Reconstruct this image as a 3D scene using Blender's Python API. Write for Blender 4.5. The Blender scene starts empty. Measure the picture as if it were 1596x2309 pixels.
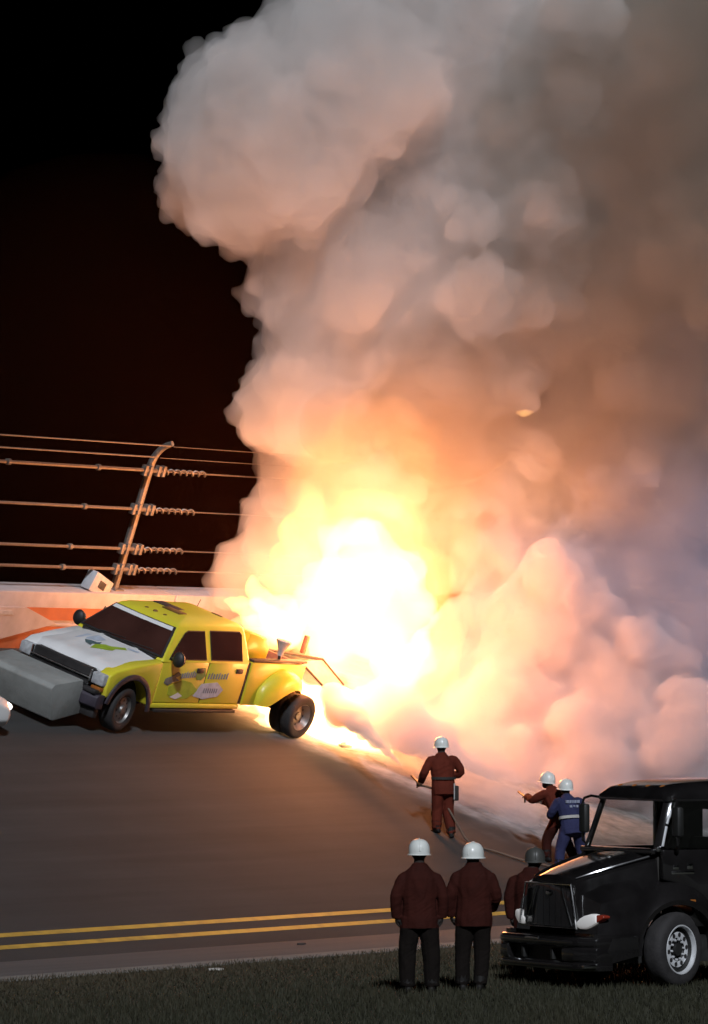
import bpy, bmesh, math, random
from mathutils import Vector, Matrix, noise
import numpy as np
random.seed(7)
R_ = math.radians
sc = bpy.context.scene
COL = sc.collection

# ------------------------------------------------------------------ camera
CAM_H = 3.586
FPX, PPX, PPY, YH = 12000.0, 798.0, 1154.0, 1556.5      # focal length, centre, horizon in units of a 1596x2308 frame
PITCH = math.atan((YH - PPY) / FPX)
cam_d = bpy.data.cameras.new('camera'); cam = bpy.data.objects.new('camera', cam_d); COL.objects.link(cam)
cam_d.sensor_fit = 'VERTICAL'; cam_d.sensor_height = 36.0; cam_d.lens = 36.0 * FPX / 2308.0
cam_d.clip_start = 1.0; cam_d.clip_end = 3000.0
cam.location = (0, 0, CAM_H); cam.rotation_euler = (math.pi / 2 + PITCH, 0, 0)
sc.camera = cam

# ------------------------------------------------------------------ night sky
w = bpy.data.worlds.new('World'); sc.world = w; w.use_nodes = True
nt = w.node_tree; nt.nodes.clear()
wo = nt.nodes.new('ShaderNodeOutputWorld'); bg = nt.nodes.new('ShaderNodeBackground')
sk = nt.nodes.new('ShaderNodeTexSky'); sk.sky_type = 'NISHITA'; sk.sun_disc = False
sk.sun_elevation = R_(-9.0); sk.sun_rotation = R_(200)
bg.inputs['Strength'].default_value = 0.05
nt.links.new(sk.outputs[0], bg.inputs[0]); nt.links.new(bg.outputs[0], wo.inputs[0])

# ------------------------------------------------------------------ stadium floodlight bank (high, on the infield behind the camera)
sun_d = bpy.data.lights.new('floodlight_bank', 'SUN'); sun = bpy.data.objects.new('floodlight_bank', sun_d); COL.objects.link(sun)
sun_d.energy = 2.7; sun_d.angle = R_(4.0); sun_d.color = (0.86, 0.91, 1.0)
sun.location = (25, -80, 58)
sun.rotation_euler = Vector((-0.12, 0.80, -0.58)).to_track_quat('-Z', 'Y').to_euler()

# ------------------------------------------------------------------ render settings
vs = sc.view_settings; vs.view_transform = 'Standard'; vs.look = 'None'; vs.exposure = 0.0; vs.gamma = 1.0; vs.use_curve_mapping = False
cy = sc.cycles
cy.use_denoising = True
try: cy.denoiser = 'OPENIMAGEDENOISE'; cy.denoising_input_passes = 'RGB_ALBEDO_NORMAL'
except Exception: pass
cy.max_bounces = 12; cy.diffuse_bounces = 2; cy.glossy_bounces = 2; cy.transmission_bounces = 6; cy.transparent_max_bounces = 32
cy.volume_bounces = 3; cy.volume_step_rate = 1.5; cy.volume_max_steps = 256
cy.sample_clamp_indirect = 6.0; cy.sample_clamp_direct = 0.0
cy.use_adaptive_sampling = True; cy.adaptive_threshold = 0.06

# ------------------------------------------------------------------ the banked track: frame (u along, n up the slope, w out of it)
PHI, BETA = R_(57.491), R_(19.94)
U = Vector((math.cos(PHI), math.sin(PHI), 0)); N = Vector((-math.sin(PHI), math.cos(PHI), 0))
V = N * math.cos(BETA) + Vector((0, 0, math.sin(BETA))); W = U.cross(V)
Y0 = Vector((0, 84.261, 0.0))
def T(u, n, h=0.0): return Y0 + U * u + V * n + W * h          # a point on the banking
def F(u, n, h=0.0): return Y0 + U * u + N * n + Vector((0, 0, h))   # a point on the flat infield
TRACK_M = Matrix(((U.x, V.x, W.x, Y0.x), (U.y, V.y, W.y, Y0.y), (U.z, V.z, W.z, Y0.z), (0, 0, 0, 1)))
FLAT_M = Matrix(((U.x, N.x, 0, Y0.x), (U.y, N.y, 0, Y0.y), (0, 0, 1, Y0.z), (0, 0, 0, 1)))
def at(px, py, y):
    """the point of the place that lies y metres out and is seen at (px, py) of a 1596x2308 frame (used to lay things out)"""
    x = (px - PPX) / FPX; z = (PPY - py) / FPX
    d = Vector((x, math.cos(PITCH) - z * math.sin(PITCH), math.sin(PITCH) + z * math.cos(PITCH)))
    return Vector((0, 0, CAM_H)) + d * (y / d.y)

# ------------------------------------------------------------------ materials
def new_mat(name):
    m = bpy.data.materials.new(name); m.use_nodes = True
    return m, m.node_tree, m.node_tree.nodes, m.node_tree.links
def bsdf_of(m): return next(n for n in m.node_tree.nodes if n.type == 'BSDF_PRINCIPLED')
def mat(name, col, rough=0.5, metal=0.0, var=0.12, scale=6.0, bump=0.0, bscale=40.0, coat=0.0, spec=0.5, dirt=None, dirt_amt=0.0):
    m, t, nd, lk = new_mat(name); b = bsdf_of(m)
    b.inputs['Roughness'].default_value = rough; b.inputs['Metallic'].default_value = metal
    b.inputs['Coat Weight'].default_value = coat; b.inputs['Specular IOR Level'].default_value = spec
    tc = nd.new('ShaderNodeTexCoord'); no = nd.new('ShaderNodeTexNoise')
    no.inputs['Scale'].default_value = scale; no.inputs['Detail'].default_value = 5
    lk.new(tc.outputs['Object'], no.inputs['Vector'])
    cr = nd.new('ShaderNodeValToRGB')
    c0 = [max(0, c * (1 - var)) for c in col]; c1 = [min(1, c * (1 + var)) for c in col]
    cr.color_ramp.elements[0].position = 0.3; cr.color_ramp.elements[1].position = 0.7
    cr.color_ramp.elements[0].color = (*c0, 1); cr.color_ramp.elements[1].color = (*c1, 1)
    lk.new(no.outputs['Fac'], cr.inputs['Fac'])
    out = cr.outputs['Color']
    if dirt:
        n2 = nd.new('ShaderNodeTexNoise'); n2.inputs['Scale'].default_value = scale * 0.6; n2.inputs['Detail'].default_value = 8; n2.inputs['Roughness'].default_value = 0.7
        lk.new(tc.outputs['Object'], n2.inputs['Vector'])
        mr = nd.new('ShaderNodeMapRange'); mr.inputs['From Min'].default_value = 0.5; mr.inputs['From Max'].default_value = 0.75; mr.inputs['To Max'].default_value = dirt_amt
        lk.new(n2.outputs['Fac'], mr.inputs['Value'])
        mx = nd.new('ShaderNodeMix'); mx.data_type = 'RGBA'; lk.new(mr.outputs[0], mx.inputs['Factor']); lk.new(out, mx.inputs['A']); mx.inputs['B'].default_value = (*dirt, 1)
        out = mx.outputs['Result']
    lk.new(out, b.inputs['Base Color'])
    r2 = nd.new('ShaderNodeMapRange'); r2.inputs['To Min'].default_value = max(0.02, rough - 0.08); r2.inputs['To Max'].default_value = min(1, rough + 0.1)
    lk.new(no.outputs['Fac'], r2.inputs['Value']); lk.new(r2.outputs[0], b.inputs['Roughness'])
    if bump:
        nb = nd.new('ShaderNodeTexNoise'); nb.inputs['Scale'].default_value = bscale; nb.inputs['Detail'].default_value = 4
        lk.new(tc.outputs['Object'], nb.inputs['Vector'])
        bp = nd.new('ShaderNodeBump'); bp.inputs['Strength'].default_value = bump; bp.inputs['Distance'].default_value = 0.02
        lk.new(nb.outputs['Fac'], bp.inputs['Height']); lk.new(bp.outputs[0], b.inputs['Normal'])
    return m
def emit_mat(name, col, strength):
    m, t, nd, lk = new_mat(name); b = bsdf_of(m)
    b.inputs['Base Color'].default_value = (*col, 1); b.inputs['Emission Color'].default_value = (*col, 1); b.inputs['Emission Strength'].default_value = strength
    return m

# ------------------------------------------------------------------ mesh helpers
class MB:
    def __init__(s): s.v = []; s.f = []
    def add(s, verts, faces):
        o = len(s.v); s.v += [Vector(p) for p in verts]; s.f += [tuple(i + o for i in f) for f in faces]; return s
    def box(s, lo, hi, M=None):
        (a, b, c), (d, e, f) = lo, hi
        vs_ = [Vector(p) for p in ((a,b,c),(d,b,c),(d,e,c),(a,e,c),(a,b,f),(d,b,f),(d,e,f),(a,e,f))]
        if M is not None: vs_ = [M @ p for p in vs_]
        return s.add(vs_, [(0,3,2,1),(4,5,6,7),(0,1,5,4),(1,2,6,5),(2,3,7,6),(3,0,4,7)])
    def prism(s, poly, lo, hi, axis='y'):
        """poly: 2-D outline; extruded along axis from lo to hi"""
        def P(a, b, t): return {'y': (a, t, b), 'x': (t, a, b), 'z': (a, b, t)}[axis]
        n = len(poly); vs_ = [P(a, b, lo) for a, b in poly] + [P(a, b, hi) for a, b in poly]
        fs = [tuple(range(n))[::-1], tuple(range(n, 2 * n))] + [(i, (i + 1) % n, n + (i + 1) % n, n + i) for i in range(n)]
        return s.add(vs_, fs)
    def loft(s, rings, cap=True, closed=True):
        n = len(rings[0]); o = len(s.v)
        for r in rings: s.v += [Vector(p) for p in r]
        for k in range(len(rings) - 1):
            for i in range(n if closed else n - 1):
                j = (i + 1) % n; s.f.append((o + k*n + i, o + k*n + j, o + (k+1)*n + j, o + (k+1)*n + i))
        if cap: s.f.append(tuple(o + i for i in range(n))[::-1]); s.f.append(tuple(o + (len(rings)-1)*n + i for i in range(n)))
        return s
    def tube(s, path, rad, seg=8, cap=True):
        path = [Vector(p) for p in path]; rings = []
        if not hasattr(rad, '__len__'): rad = [rad] * len(path)
        up = None
        for i, p in enumerate(path):
            t = (path[min(i + 1, len(path) - 1)] - path[max(i - 1, 0)]).normalized()
            if up is None: up = t.orthogonal().normalized()
            up = (up - t * up.dot(t)).normalized(); sd = t.cross(up)
            rings.append([p + (up * math.cos(a) + sd * math.sin(a)) * rad[i] for a in (2 * math.pi * k / seg for k in range(seg))])
        return s.loft(rings, cap)
    def lathe(s, prof, c, axis, seg=24, a0=0.0, a1=2 * math.pi):
        """prof: (along, radius) pairs; revolved round axis through c"""
        c = Vector(c); ax = Vector(axis).normalized(); p = ax.orthogonal().normalized(); q = ax.cross(p)
        full = abs(a1 - a0 - 2 * math.pi) < 1e-6; rings = []
        for k in range(seg if full else seg + 1):
            a = a0 + (a1 - a0) * k / seg; d = p * math.cos(a) + q * math.sin(a)
            rings.append([c + ax * t + d * r for t, r in prof])
        if full: rings.append(rings[0])
        return s.loft(rings, cap=False, closed=False)
    def ball(s, c, r, seg=12, rings=8, M=None):
        c = Vector(c); r = Vector(r if hasattr(r, '__len__') else (r, r, r)); rr = []
        for k in range(1, rings):
            t = math.pi * k / rings
            ring = [Vector((r.x * math.sin(t) * math.cos(2*math.pi*i/seg), r.y * math.sin(t) * math.sin(2*math.pi*i/seg), r.z * math.cos(t))) for i in range(seg)]
            rr.append([c + (M @ p if M is not None else p) for p in ring])
        o = len(s.v); s.loft(rr, cap=False)
        for sgn, base in ((1, o), (-1, o + (rings - 2) * seg)):
            pz = Vector((0, 0, sgn * r.z)); s.v.append(c + (M @ pz if M is not None else pz)); k = len(s.v) - 1
            for i in range(seg): s.f.append((k, base + i, base + (i + 1) % seg))
        return s
    def mesh(s, name, bevel=0.0, bseg=2, smooth=False, angle=35, merge=1e-5):
        bm = bmesh.new(); vv = [bm.verts.new(p) for p in s.v]
        for f in s.f:
            try: bm.faces.new([vv[i] for i in f])
            except ValueError: pass
        if merge: bmesh.ops.remove_doubles(bm, verts=bm.verts, dist=merge)
        bmesh.ops.recalc_face_normals(bm, faces=bm.faces)
        if bevel:
            es = [e for e in bm.edges if len(e.link_faces) == 2 and e.calc_face_angle(0) > R_(25)]
            bmesh.ops.bevel(bm, geom=es, offset=bevel, segments=bseg, affect='EDGES', profile=0.5, clamp_overlap=True)
        if smooth or bevel:
            for f in bm.faces: f.smooth = True
            for e in bm.edges:
                if len(e.link_faces) == 2 and e.calc_face_angle(0) > R_(angle): e.smooth = False
        me = bpy.data.meshes.new(name); bm.to_mesh(me); bm.free(); return me
    def build(s, name, m, parent=None, **k):
        return link(name, s.mesh(name, **k), m, parent)
def link(name, me, m=None, parent=None):
    o = bpy.data.objects.new(name, me); COL.objects.link(o)
    if m is not None:
        ids = [p.material_index for p in me.polygons] if isinstance(m, (list, tuple)) else None
        me.materials.clear()
        for x in (m if isinstance(m, (list, tuple)) else [m]): me.materials.append(x)
        if ids: me.polygons.foreach_set('material_index', ids)
    if parent is not None: o.parent = parent
    return o
def empty(name, M):
    o = bpy.data.objects.new(name, None); COL.objects.link(o); o.empty_display_size = 0.3
    o.matrix_world = M if isinstance(M, Matrix) else Matrix.Translation(M)
    return o
def tag(o, label=None, cat=None, group=None, kind=None):
    for k, x in (('label', label), ('category', cat), ('group', group), ('kind', kind)):
        if x: o[k] = x
    return o
def copy_tree(o, parent=None):
    c = o.copy(); COL.objects.link(c); c.parent = parent
    for ch in o.children: copy_tree(ch, c)
    return c
def voxel(me, size, smooth_iter=0, name='m'):
    """union of closed shells into one continuous surface"""
    o = bpy.data.objects.new('tmp', me); COL.objects.link(o)
    r = o.modifiers.new('r', 'REMESH'); r.mode = 'VOXEL'; r.voxel_size = size; r.use_smooth_shade = True
    if smooth_iter:
        sm = o.modifiers.new('s', 'SMOOTH'); sm.factor = 0.5; sm.iterations = smooth_iter
    dg = bpy.context.evaluated_depsgraph_get(); dg.update()
    out = bpy.data.meshes.new_from_object(o.evaluated_get(dg)); out.name = name
    bpy.data.objects.remove(o); return out

# ================================================================== THE SETTING
def setting_sheet(name, rect, M, m, h=0.0, nx=1, ny=1):
    (u0, u1), (n0, n1) = rect; mb = MB()
    vs_ = [(u0 + (u1-u0)*i/nx, n0 + (n1-n0)*j/ny, h) for j in range(ny+1) for i in range(nx+1)]
    mb.add(vs_, [(j*(nx+1)+i, j*(nx+1)+i+1, (j+1)*(nx+1)+i+1, (j+1)*(nx+1)+i) for j in range(ny) for i in range(nx)])
    o = mb.build(name, m, merge=0); o.matrix_world = M; tag(o, kind='structure'); return o
def asphalt(name, col, spill=False, streak=0.35):
    m, t, nd, lk = new_mat(name); b = bsdf_of(m)
    tc = nd.new('ShaderNodeTexCoord')
    mp = nd.new('ShaderNodeMapping'); mp.inputs['Scale'].default_value = (0.05, 1.0, 1.0); lk.new(tc.outputs['Object'], mp.inputs['Vector'])
    n1 = nd.new('ShaderNodeTexNoise'); n1.inputs['Scale'].default_value = 1.6; n1.inputs['Detail'].default_value = 7; n1.inputs['Roughness'].default_value = 0.65
    lk.new(mp.outputs[0], n1.inputs['Vector'])
    n2 = nd.new('ShaderNodeTexNoise'); n2.inputs['Scale'].default_value = 0.5; n2.inputs['Detail'].default_value = 6; lk.new(tc.outputs['Object'], n2.inputs['Vector'])
    n3 = nd.new('ShaderNodeTexNoise'); n3.inputs['Scale'].default_value = 60; n3.inputs['Detail'].default_value = 3; lk.new(tc.outputs['Object'], n3.inputs['Vector'])
    ad = nd.new('ShaderNodeMath'); ad.operation = 'MULTIPLY_ADD'; ad.inputs[1].default_value = 0.6; lk.new(n1.outputs['Fac'], ad.inputs[0])
    ad2 = nd.new('ShaderNodeMath'); ad2.operation = 'MULTIPLY_ADD'; ad2.inputs[1].default_value = 0.25; lk.new(n2.outputs['Fac'], ad2.inputs[0])
    ad3 = nd.new('ShaderNodeMath'); ad3.operation = 'MULTIPLY'; ad3.inputs[1].default_value = 0.15; lk.new(n3.outputs['Fac'], ad3.inputs[0])
    lk.new(ad3.outputs[0], ad2.inputs[2]); lk.new(ad2.outputs[0], ad.inputs[2])
    cr = nd.new('ShaderNodeValToRGB'); cr.color_ramp.elements[0].position = 0.32; cr.color_ramp.elements[1].position = 0.68
    cr.color_ramp.elements[0].color = (*[c*(1-streak) for c in col], 1); cr.color_ramp.elements[1].color = (*[c*(1+streak) for c in col], 1)
    lk.new(ad.outputs[0], cr.inputs['Fac']); out = cr.outputs['Color']; b.inputs['Roughness'].default_value = 0.85; b.inputs['Specular IOR Level'].default_value = 0.25
    if spill:
        # powder and foam that ran straight down the banking below the wreck (u beyond about 9.5 m), with its own ragged edge
        sx = nd.new('ShaderNodeSeparateXYZ'); lk.new(tc.outputs['Object'], sx.inputs[0])
        n4 = nd.new('ShaderNodeTexNoise'); n4.inputs['Scale'].default_value = 0.8; n4.inputs['Detail'].default_value = 8; lk.new(tc.outputs['Object'], n4.inputs['Vector'])
        wob = nd.new('ShaderNodeMath'); wob.operation = 'MULTIPLY_ADD'; wob.inputs[1].default_value = 2.2; lk.new(n4.outputs['Fac'], wob.inputs[0]); lk.new(sx.outputs['X'], wob.inputs[2])
        mr = nd.new('ShaderNodeMapRange'); mr.interpolation_type = 'SMOOTHSTEP'; mr.inputs['From Min'].default_value = 10.2; mr.inputs['From Max'].default_value = 11.6; lk.new(wob.outputs[0], mr.inputs['Value'])
        # it thins out towards the foot of the banking
        m2 = nd.new('ShaderNodeMapRange'); m2.interpolation_type = 'SMOOTHSTEP'; m2.inputs['From Min'].default_value = 1.6; m2.inputs['From Max'].default_value = 3.4; lk.new(sx.outputs['Y'], m2.inputs['Value'])
        n5 = nd.new('ShaderNodeTexNoise'); n5.inputs['Scale'].default_value = 2.0; n5.inputs['Detail'].default_value = 9; n5.inputs['Roughness'].default_value = 0.7; lk.new(tc.outputs['Object'], n5.inputs['Vector'])
        m3 = nd.new('ShaderNodeMapRange'); m3.inputs['From Min'].default_value = 0.3; m3.inputs['From Max'].default_value = 0.62; m3.inputs['To Min'].default_value = 0.25; lk.new(n5.outputs['Fac'], m3.inputs['Value'])
        k1 = nd.new('ShaderNodeMath'); k1.operation = 'MULTIPLY'; lk.new(mr.outputs[0], k1.inputs[0]); lk.new(m2.outputs[0], k1.inputs[1])
        k2 = nd.new('ShaderNodeMath'); k2.operation = 'MULTIPLY'; lk.new(k1.outputs[0], k2.inputs[0]); lk.new(m3.outputs[0], k2.inputs[1])
        mx = nd.new('ShaderNodeMix'); mx.data_type = 'RGBA'; lk.new(k2.outputs[0], mx.inputs['Factor']); lk.new(out, mx.inputs['A']); mx.inputs['B'].default_value = (0.34, 0.33, 0.33, 1)
        out = mx.outputs['Result']
    lk.new(out, b.inputs['Base Color'])
    bp = nd.new('ShaderNodeBump'); bp.inputs['Strength'].default_value = 0.5; bp.inputs['Distance'].default_value = 0.01; lk.new(n3.outputs['Fac'], bp.inputs['Height']); lk.new(bp.outputs[0], b.inputs['Normal'])
    return m
M_TRACK = asphalt('track asphalt', (0.040, 0.040, 0.039), spill=True)
M_APRON = asphalt('apron asphalt', (0.085, 0.088, 0.088), streak=0.25)
M_GROUND = mat('turf soil', (0.022, 0.023, 0.010), rough=0.95, var=0.5, scale=1.3, bump=0.6, bscale=9)
M_YELLOW = mat('yellow line paint', (0.52, 0.31, 0.045), rough=0.6, var=0.2, scale=3, dirt=(0.08, 0.07, 0.05), dirt_amt=0.6)
M_CURB = mat('pale concrete edge', (0.17, 0.165, 0.15), rough=0.85, var=0.25, scale=4, bump=0.4)

WALL_N, TOE_N, GRASS_N = 12.753, -0.7, -6.02
toe_z = TOE_N * math.sin(BETA); toe_n = TOE_N * math.cos(BETA)
# infield ground, apron, banking
mb = MB(); far = 600
mb.add([(-far, GRASS_N - far, 0), (far, GRASS_N - far, 0), (far, GRASS_N, 0), (-far, GRASS_N, 0)], [(0, 1, 2, 3)])
ground = mb.build('ground', M_GROUND, merge=0); ground.matrix_world = FLAT_M; tag(ground, kind='structure')
mb = MB(); mb.add([(-far, GRASS_N, -0.002), (far, GRASS_N, -0.002), (far, toe_n, toe_z), (-far, toe_n, toe_z)], [(0, 1, 2, 3)])
apron = mb.build('apron_road', M_APRON, merge=0); apron.matrix_world = FLAT_M; tag(apron, kind='structure')
track = setting_sheet('banked_track', ((-far, far), (TOE_N, WALL_N + 1.2)), TRACK_M, M_TRACK)
setting_sheet('yellow_line', ((-80, 120), (0.13, 0.27)), TRACK_M, M_YELLOW, 0.004)
setting_sheet('yellow_line', ((-80, 120), (-0.29, -0.15)), TRACK_M, M_YELLOW, 0.004)
mb = MB(); mb.box((-80, GRASS_N - 0.35, -0.1), (120, GRASS_N + 0.30, 0.012)); o = mb.build('apron_edge', M_CURB); o.matrix_world = FLAT_M; tag(o, kind='structure')
# outside of the bank behind the wall, a dark embankment down to the level ground
setting_sheet('embankment', ((-far, far), (WALL_N + 1.2, WALL_N + 300)), TRACK_M @ Matrix.Translation((0, WALL_N + 1.2, 0)) @ Matrix.Rotation(-BETA - R_(1.5), 4, 'X') @ Matrix.Translation((0, -WALL_N - 1.2, 0)), M_GROUND)

# ================================================================== OUTSIDE WALL AND CATCH FENCE
M_WALLW = mat('white wall paint', (0.42, 0.39, 0.39), rough=0.6, var=0.14, scale=2.5, dirt=(0.30, 0.26, 0.24), dirt_amt=0.5)
M_WALLO = mat('orange wall paint', (0.40, 0.12, 0.045), rough=0.6, var=0.18, scale=2.0, dirt=(0.2, 0.08, 0.05), dirt_amt=0.5)
M_STEEL = mat('galvanised steel', (0.17, 0.155, 0.14), rough=0.5, metal=0.4, var=0.2, scale=12)
M_CABLE = mat('steel cable', (0.17, 0.14, 0.115), rough=0.55, metal=0.3, var=0.2, scale=20)
M_GREYSIGN = mat('grey sign face', (0.42, 0.43, 0.45), rough=0.6, var=0.15, scale=9)
M_DARK = mat('dark rubber and plastic', (0.02, 0.018, 0.018), rough=0.55, var=0.3)
WH = 1.10
wall = empty('retaining_wall', TRACK_M @ Matrix.Translation((0, WALL_N, 0)))
tag(wall, 'long white outside wall with an orange painted band along the top of the banking', 'wall')
for k in range(-5, 9):            # 6 m barrier sections butted end to end
    u0, u1 = k * 6.0 + 0.02, k * 6.0 + 5.98
    MB().box((u0, 0, 0.50), (u1, 0.55, WH)).build('wall_section', M_WALLW, wall, bevel=0.02)
    MB().box((u0, 0.02, -0.1), (u1, 0.5, 0.44)).build('lower_band', M_WALLO, wall, bevel=0.01)
    MB().box((u0, -0.012, 0.44), (u1, 0.5, 0.50)).build('white_rail', M_WALLW, wall, bevel=0.006)
# painted advertising: orange field, white wedge, small white plate with grey lettering strokes
def wall_patch(name, pts, m, y=-0.004, t=0.02): return MB().prism(pts, y - t * 0.2, y + t, 'y').build(name, m, wall)
wall_patch('painted_panel', [(7.45, 0.56), (9.70, 0.56), (9.75, 0.80), (7.15, 0.80)], M_WALLO)
wall_patch('painted_wedge', [(3.0, 0.12), (6.7, 0.18), (8.35, 0.50), (8.0, 0.60), (7.3, 0.80), (3.0, 0.80)], M_WALLW, -0.02)
wall_patch('lettering', [(4.0, 0.66), (6.95, 0.66), (6.85, 0.74), (4.0, 0.74)], M_GREYSIGN, -0.03)
wall_patch('sign_plate', [(9.85, 0.58), (11.3, 0.58), (11.3, 0.80), (9.85, 0.80)], M_WALLW, -0.006)
wall_patch('painted_end', [(9.62, 0.58), (9.83, 0.58), (9.83, 0.82), (9.76, 0.86)], M_DARK, -0.012)
for (a, b) in ((10.2, 10.35), (10.41, 10.51), (10.57, 10.75), (10.81, 10.87), (10.93, 11.05)):
    wall_patch('lettering', [(a, 0.64), (b, 0.64), (b, 0.73), (a, 0.73)], M_GREYSIGN, -0.016)

fence = empty('catch_fence', TRACK_M @ Matrix.Translation((0, WALL_N + 0.3, WH)))
tag(fence, 'tall catch fence of steel cables on a leaning post with a curved top', 'fence')
POST_U = 10.33
def post_path():
    p = [(0, 0, -0.15), (0, 0, 1.2), (0, 0, 2.42)]
    for k in range(1, 8):
        a = k / 7 * R_(62); p.append((0, -0.62 * (1 - math.cos(a)), 2.42 + 0.62 * math.sin(a)))
    return p
for du in (-9.0, 0.0, 9.0):
    MB().tube([(POST_U + du + x, y, z) for x, y, z in post_path()], [0.075] * 3 + [0.07 - 0.003 * k for k in range(7)], 10).build('post', M_STEEL, fence, smooth=True)
    MB().box((POST_U + du - 0.14, -0.14, -0.02), (POST_U + du + 0.14, 0.14, 0.03)).build('base_plate', M_STEEL, fence, bevel=0.008)
CAB = [(0.42, 0.030), (0.82, 0.030), (1.60, 0.030), (2.36, 0.034), (2.63, 0.016), (2.92, 0.014)]
def cab_y(h):
    if h <= 2.42: return -0.085
    a = math.asin(min(1, (h - 2.42) / 0.62)); return -0.085 - 0.62 * (1 - math.cos(a))
for h, r in CAB:
    y = cab_y(h)
    MB().tube([(POST_U - 60, y, h), (POST_U - 0.05, y, h)], r, 6).build('cable', M_CABLE, fence, smooth=True)
    MB().tube([(POST_U + 0.05, y, h - 0.01), (POST_U + 14, y + 0.004, h - 0.02), (POST_U + 60, y, h)], r * 0.45, 6).build('cable', M_CABLE, fence, smooth=True)
    if h < 2.5:
        # clamp blocks where the cable is anchored to the post and the spiral end fitting beyond it
        for dx in (-0.33, -0.17, 0.10, 0.26): MB().box((POST_U + dx, y - 0.06, h - 0.10), (POST_U + dx + 0.09, y + 0.05, h + 0.10)).build('clamp', M_STEEL, fence, bevel=0.01)
        MB().tube([(POST_U - 0.3, y, h), (POST_U + 0.32, y, h)], 0.045, 8).build('anchor_sleeve', M_STEEL, fence, smooth=True)
        n = 64; L = 1.45
        MB().tube([(POST_U + 0.34 + L * k / n, y + 0.04 * math.cos(k * 2 * math.pi / 9.1), h - 0.012 + 0.045 * math.sin(k * 2 * math.pi / 9.1)) for k in range(n + 1)], 0.020, 5).build('spiral_fitting', M_STEEL, fence, smooth=True)
        for du in (-2.0 + 0.1 * h, -4.9 + 0.15 * h, -8.2):
            MB().tube([(POST_U + du - 0.05, y, h), (POST_U + du + 0.05, y, h)], 0.06, 8).build('cable_clip', M_STEEL, fence, bevel=0.01)
# a small tilted grey equipment plate on the wall beside the post foot
eq = empty('trackside_box', TRACK_M @ Matrix.Translation((9.55, WALL_N + 0.2, WH)) @ Matrix.Rotation(R_(20), 4, 'Y'))
tag(eq, 'small tilted grey box on the wall beside the fence post foot', 'box')
MB().box((-0.33, -0.12, -0.08), (0.33, 0.10, 0.30)).build('housing', M_GREYSIGN, eq, bevel=0.02)
MB().box((-0.12, -0.135, 0.06), (0.10, -0.11, 0.20)).build('label_plate', M_DARK, eq, bevel=0.004)

# ================================================================== THE YELLOW PICKUP
TK_P = Vector((-3.64136, 94.66089, 3.13971)); TK_R = Vector((0.56096711, 0.82777489, -0.01022881)); TK_L = Vector((0.77957355, -0.53237864, -0.32990613)); TK_W = Vector((0.27853361, -0.17709238, 0.94395832))
SK = 1.05
org = TK_P - TK_R * (3 * SK)
TRUCK_M = Matrix(((-TK_R.x*SK, TK_L.x*SK, TK_W.x*SK, org.x), (-TK_R.y*SK, TK_L.y*SK, TK_W.y*SK, org.y), (-TK_R.z*SK, TK_L.z*SK, TK_W.z*SK, org.z), (0, 0, 0, 1)))
class MX(MB):
    """as MB, but drawn with x running back from the front bumper"""
    def mesh(s, *a, **k):
        s.v = [Vector((-p.x, p.y, p.z)) for p in s.v]; return MB.mesh(s, *a, **k)
M_YEL = mat('yellow truck paint', (0.66, 0.58, 0.035), rough=0.38, var=0.06, scale=1.5, coat=0.25, dirt=(0.33, 0.27, 0.06), dirt_amt=0.35)
M_WHT = mat('white hood paint', (0.72, 0.71, 0.70), rough=0.35, var=0.05, scale=2, coat=0.4, dirt=(0.45, 0.42, 0.38), dirt_amt=0.3)
M_GLASS = mat('dark window glass', (0.045, 0.018, 0.014), rough=0.06, var=0.3, scale=1.2, spec=0.6)
M_CHROME = mat('chrome', (0.62, 0.62, 0.62), rough=0.16, metal=1.0, var=0.1)
M_RUBBER = mat('tyre rubber', (0.022, 0.02, 0.02), rough=0.8, var=0.25, scale=9, bump=0.3, bscale=30)
M_RIM = mat('painted steel rim', (0.20, 0.19, 0.18), rough=0.42, metal=0.6, var=0.15, scale=10)
M_TRIM = mat('dark violet grey trim', (0.035, 0.028, 0.04), rough=0.6, var=0.25)
M_GREYBOX = mat('grey push bumper', (0.25, 0.255, 0.24), rough=0.7, var=0.15, scale=2.2, dirt=(0.09, 0.085, 0.075), dirt_amt=0.6, bump=0.2, bscale=12)
M_LENS = mat('lamp lens', (0.75, 0.76, 0.74), rough=0.12, var=0.1, scale=12)
M_HLENS = mat('clouded lamp lens', (0.40, 0.41, 0.42), rough=0.15, var=0.25, scale=14)
M_AMBER = mat('amber lens', (0.30, 0.10, 0.02), rough=0.2, var=0.1)
M_DGREEN = mat('green decal', (0.30, 0.42, 0.03), rough=0.45, var=0.15, scale=8)
M_DTEAL = mat('dark teal decal', (0.07, 0.12, 0.13), rough=0.45, var=0.35, scale=14)
M_DBLUE = mat('pale blue decal', (0.42, 0.47, 0.55), rough=0.45, var=0.18, scale=10)
M_DBROWN = mat('brown roof panel', (0.16, 0.08, 0.02), rough=0.5, var=0.2)
M_PANEL = mat('pale fire tinted panel', (0.46, 0.30, 0.25), rough=0.55, var=0.2, scale=5)  # the fire's tint is put into this pale base colour
M_ORANGERED = mat('orange red panel', (0.42, 0.17, 0.10), rough=0.6, var=0.25, scale=5)  # even orange-red base colour for the tailgate and the post

pk = empty('pickup_truck', TRUCK_M); tag(pk, 'yellow crew cab pickup with white hood and grey push bumper, its bed on fire', 'pickup truck')
def arch(cx_, cz_, r, a0, a1, n=14): return [(cx_ + r * math.cos(R_(a0 + (a1 - a0) * k / n)), cz_ + r * math.sin(R_(a0 + (a1 - a0) * k / n))) for k in range(n + 1)]
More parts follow.
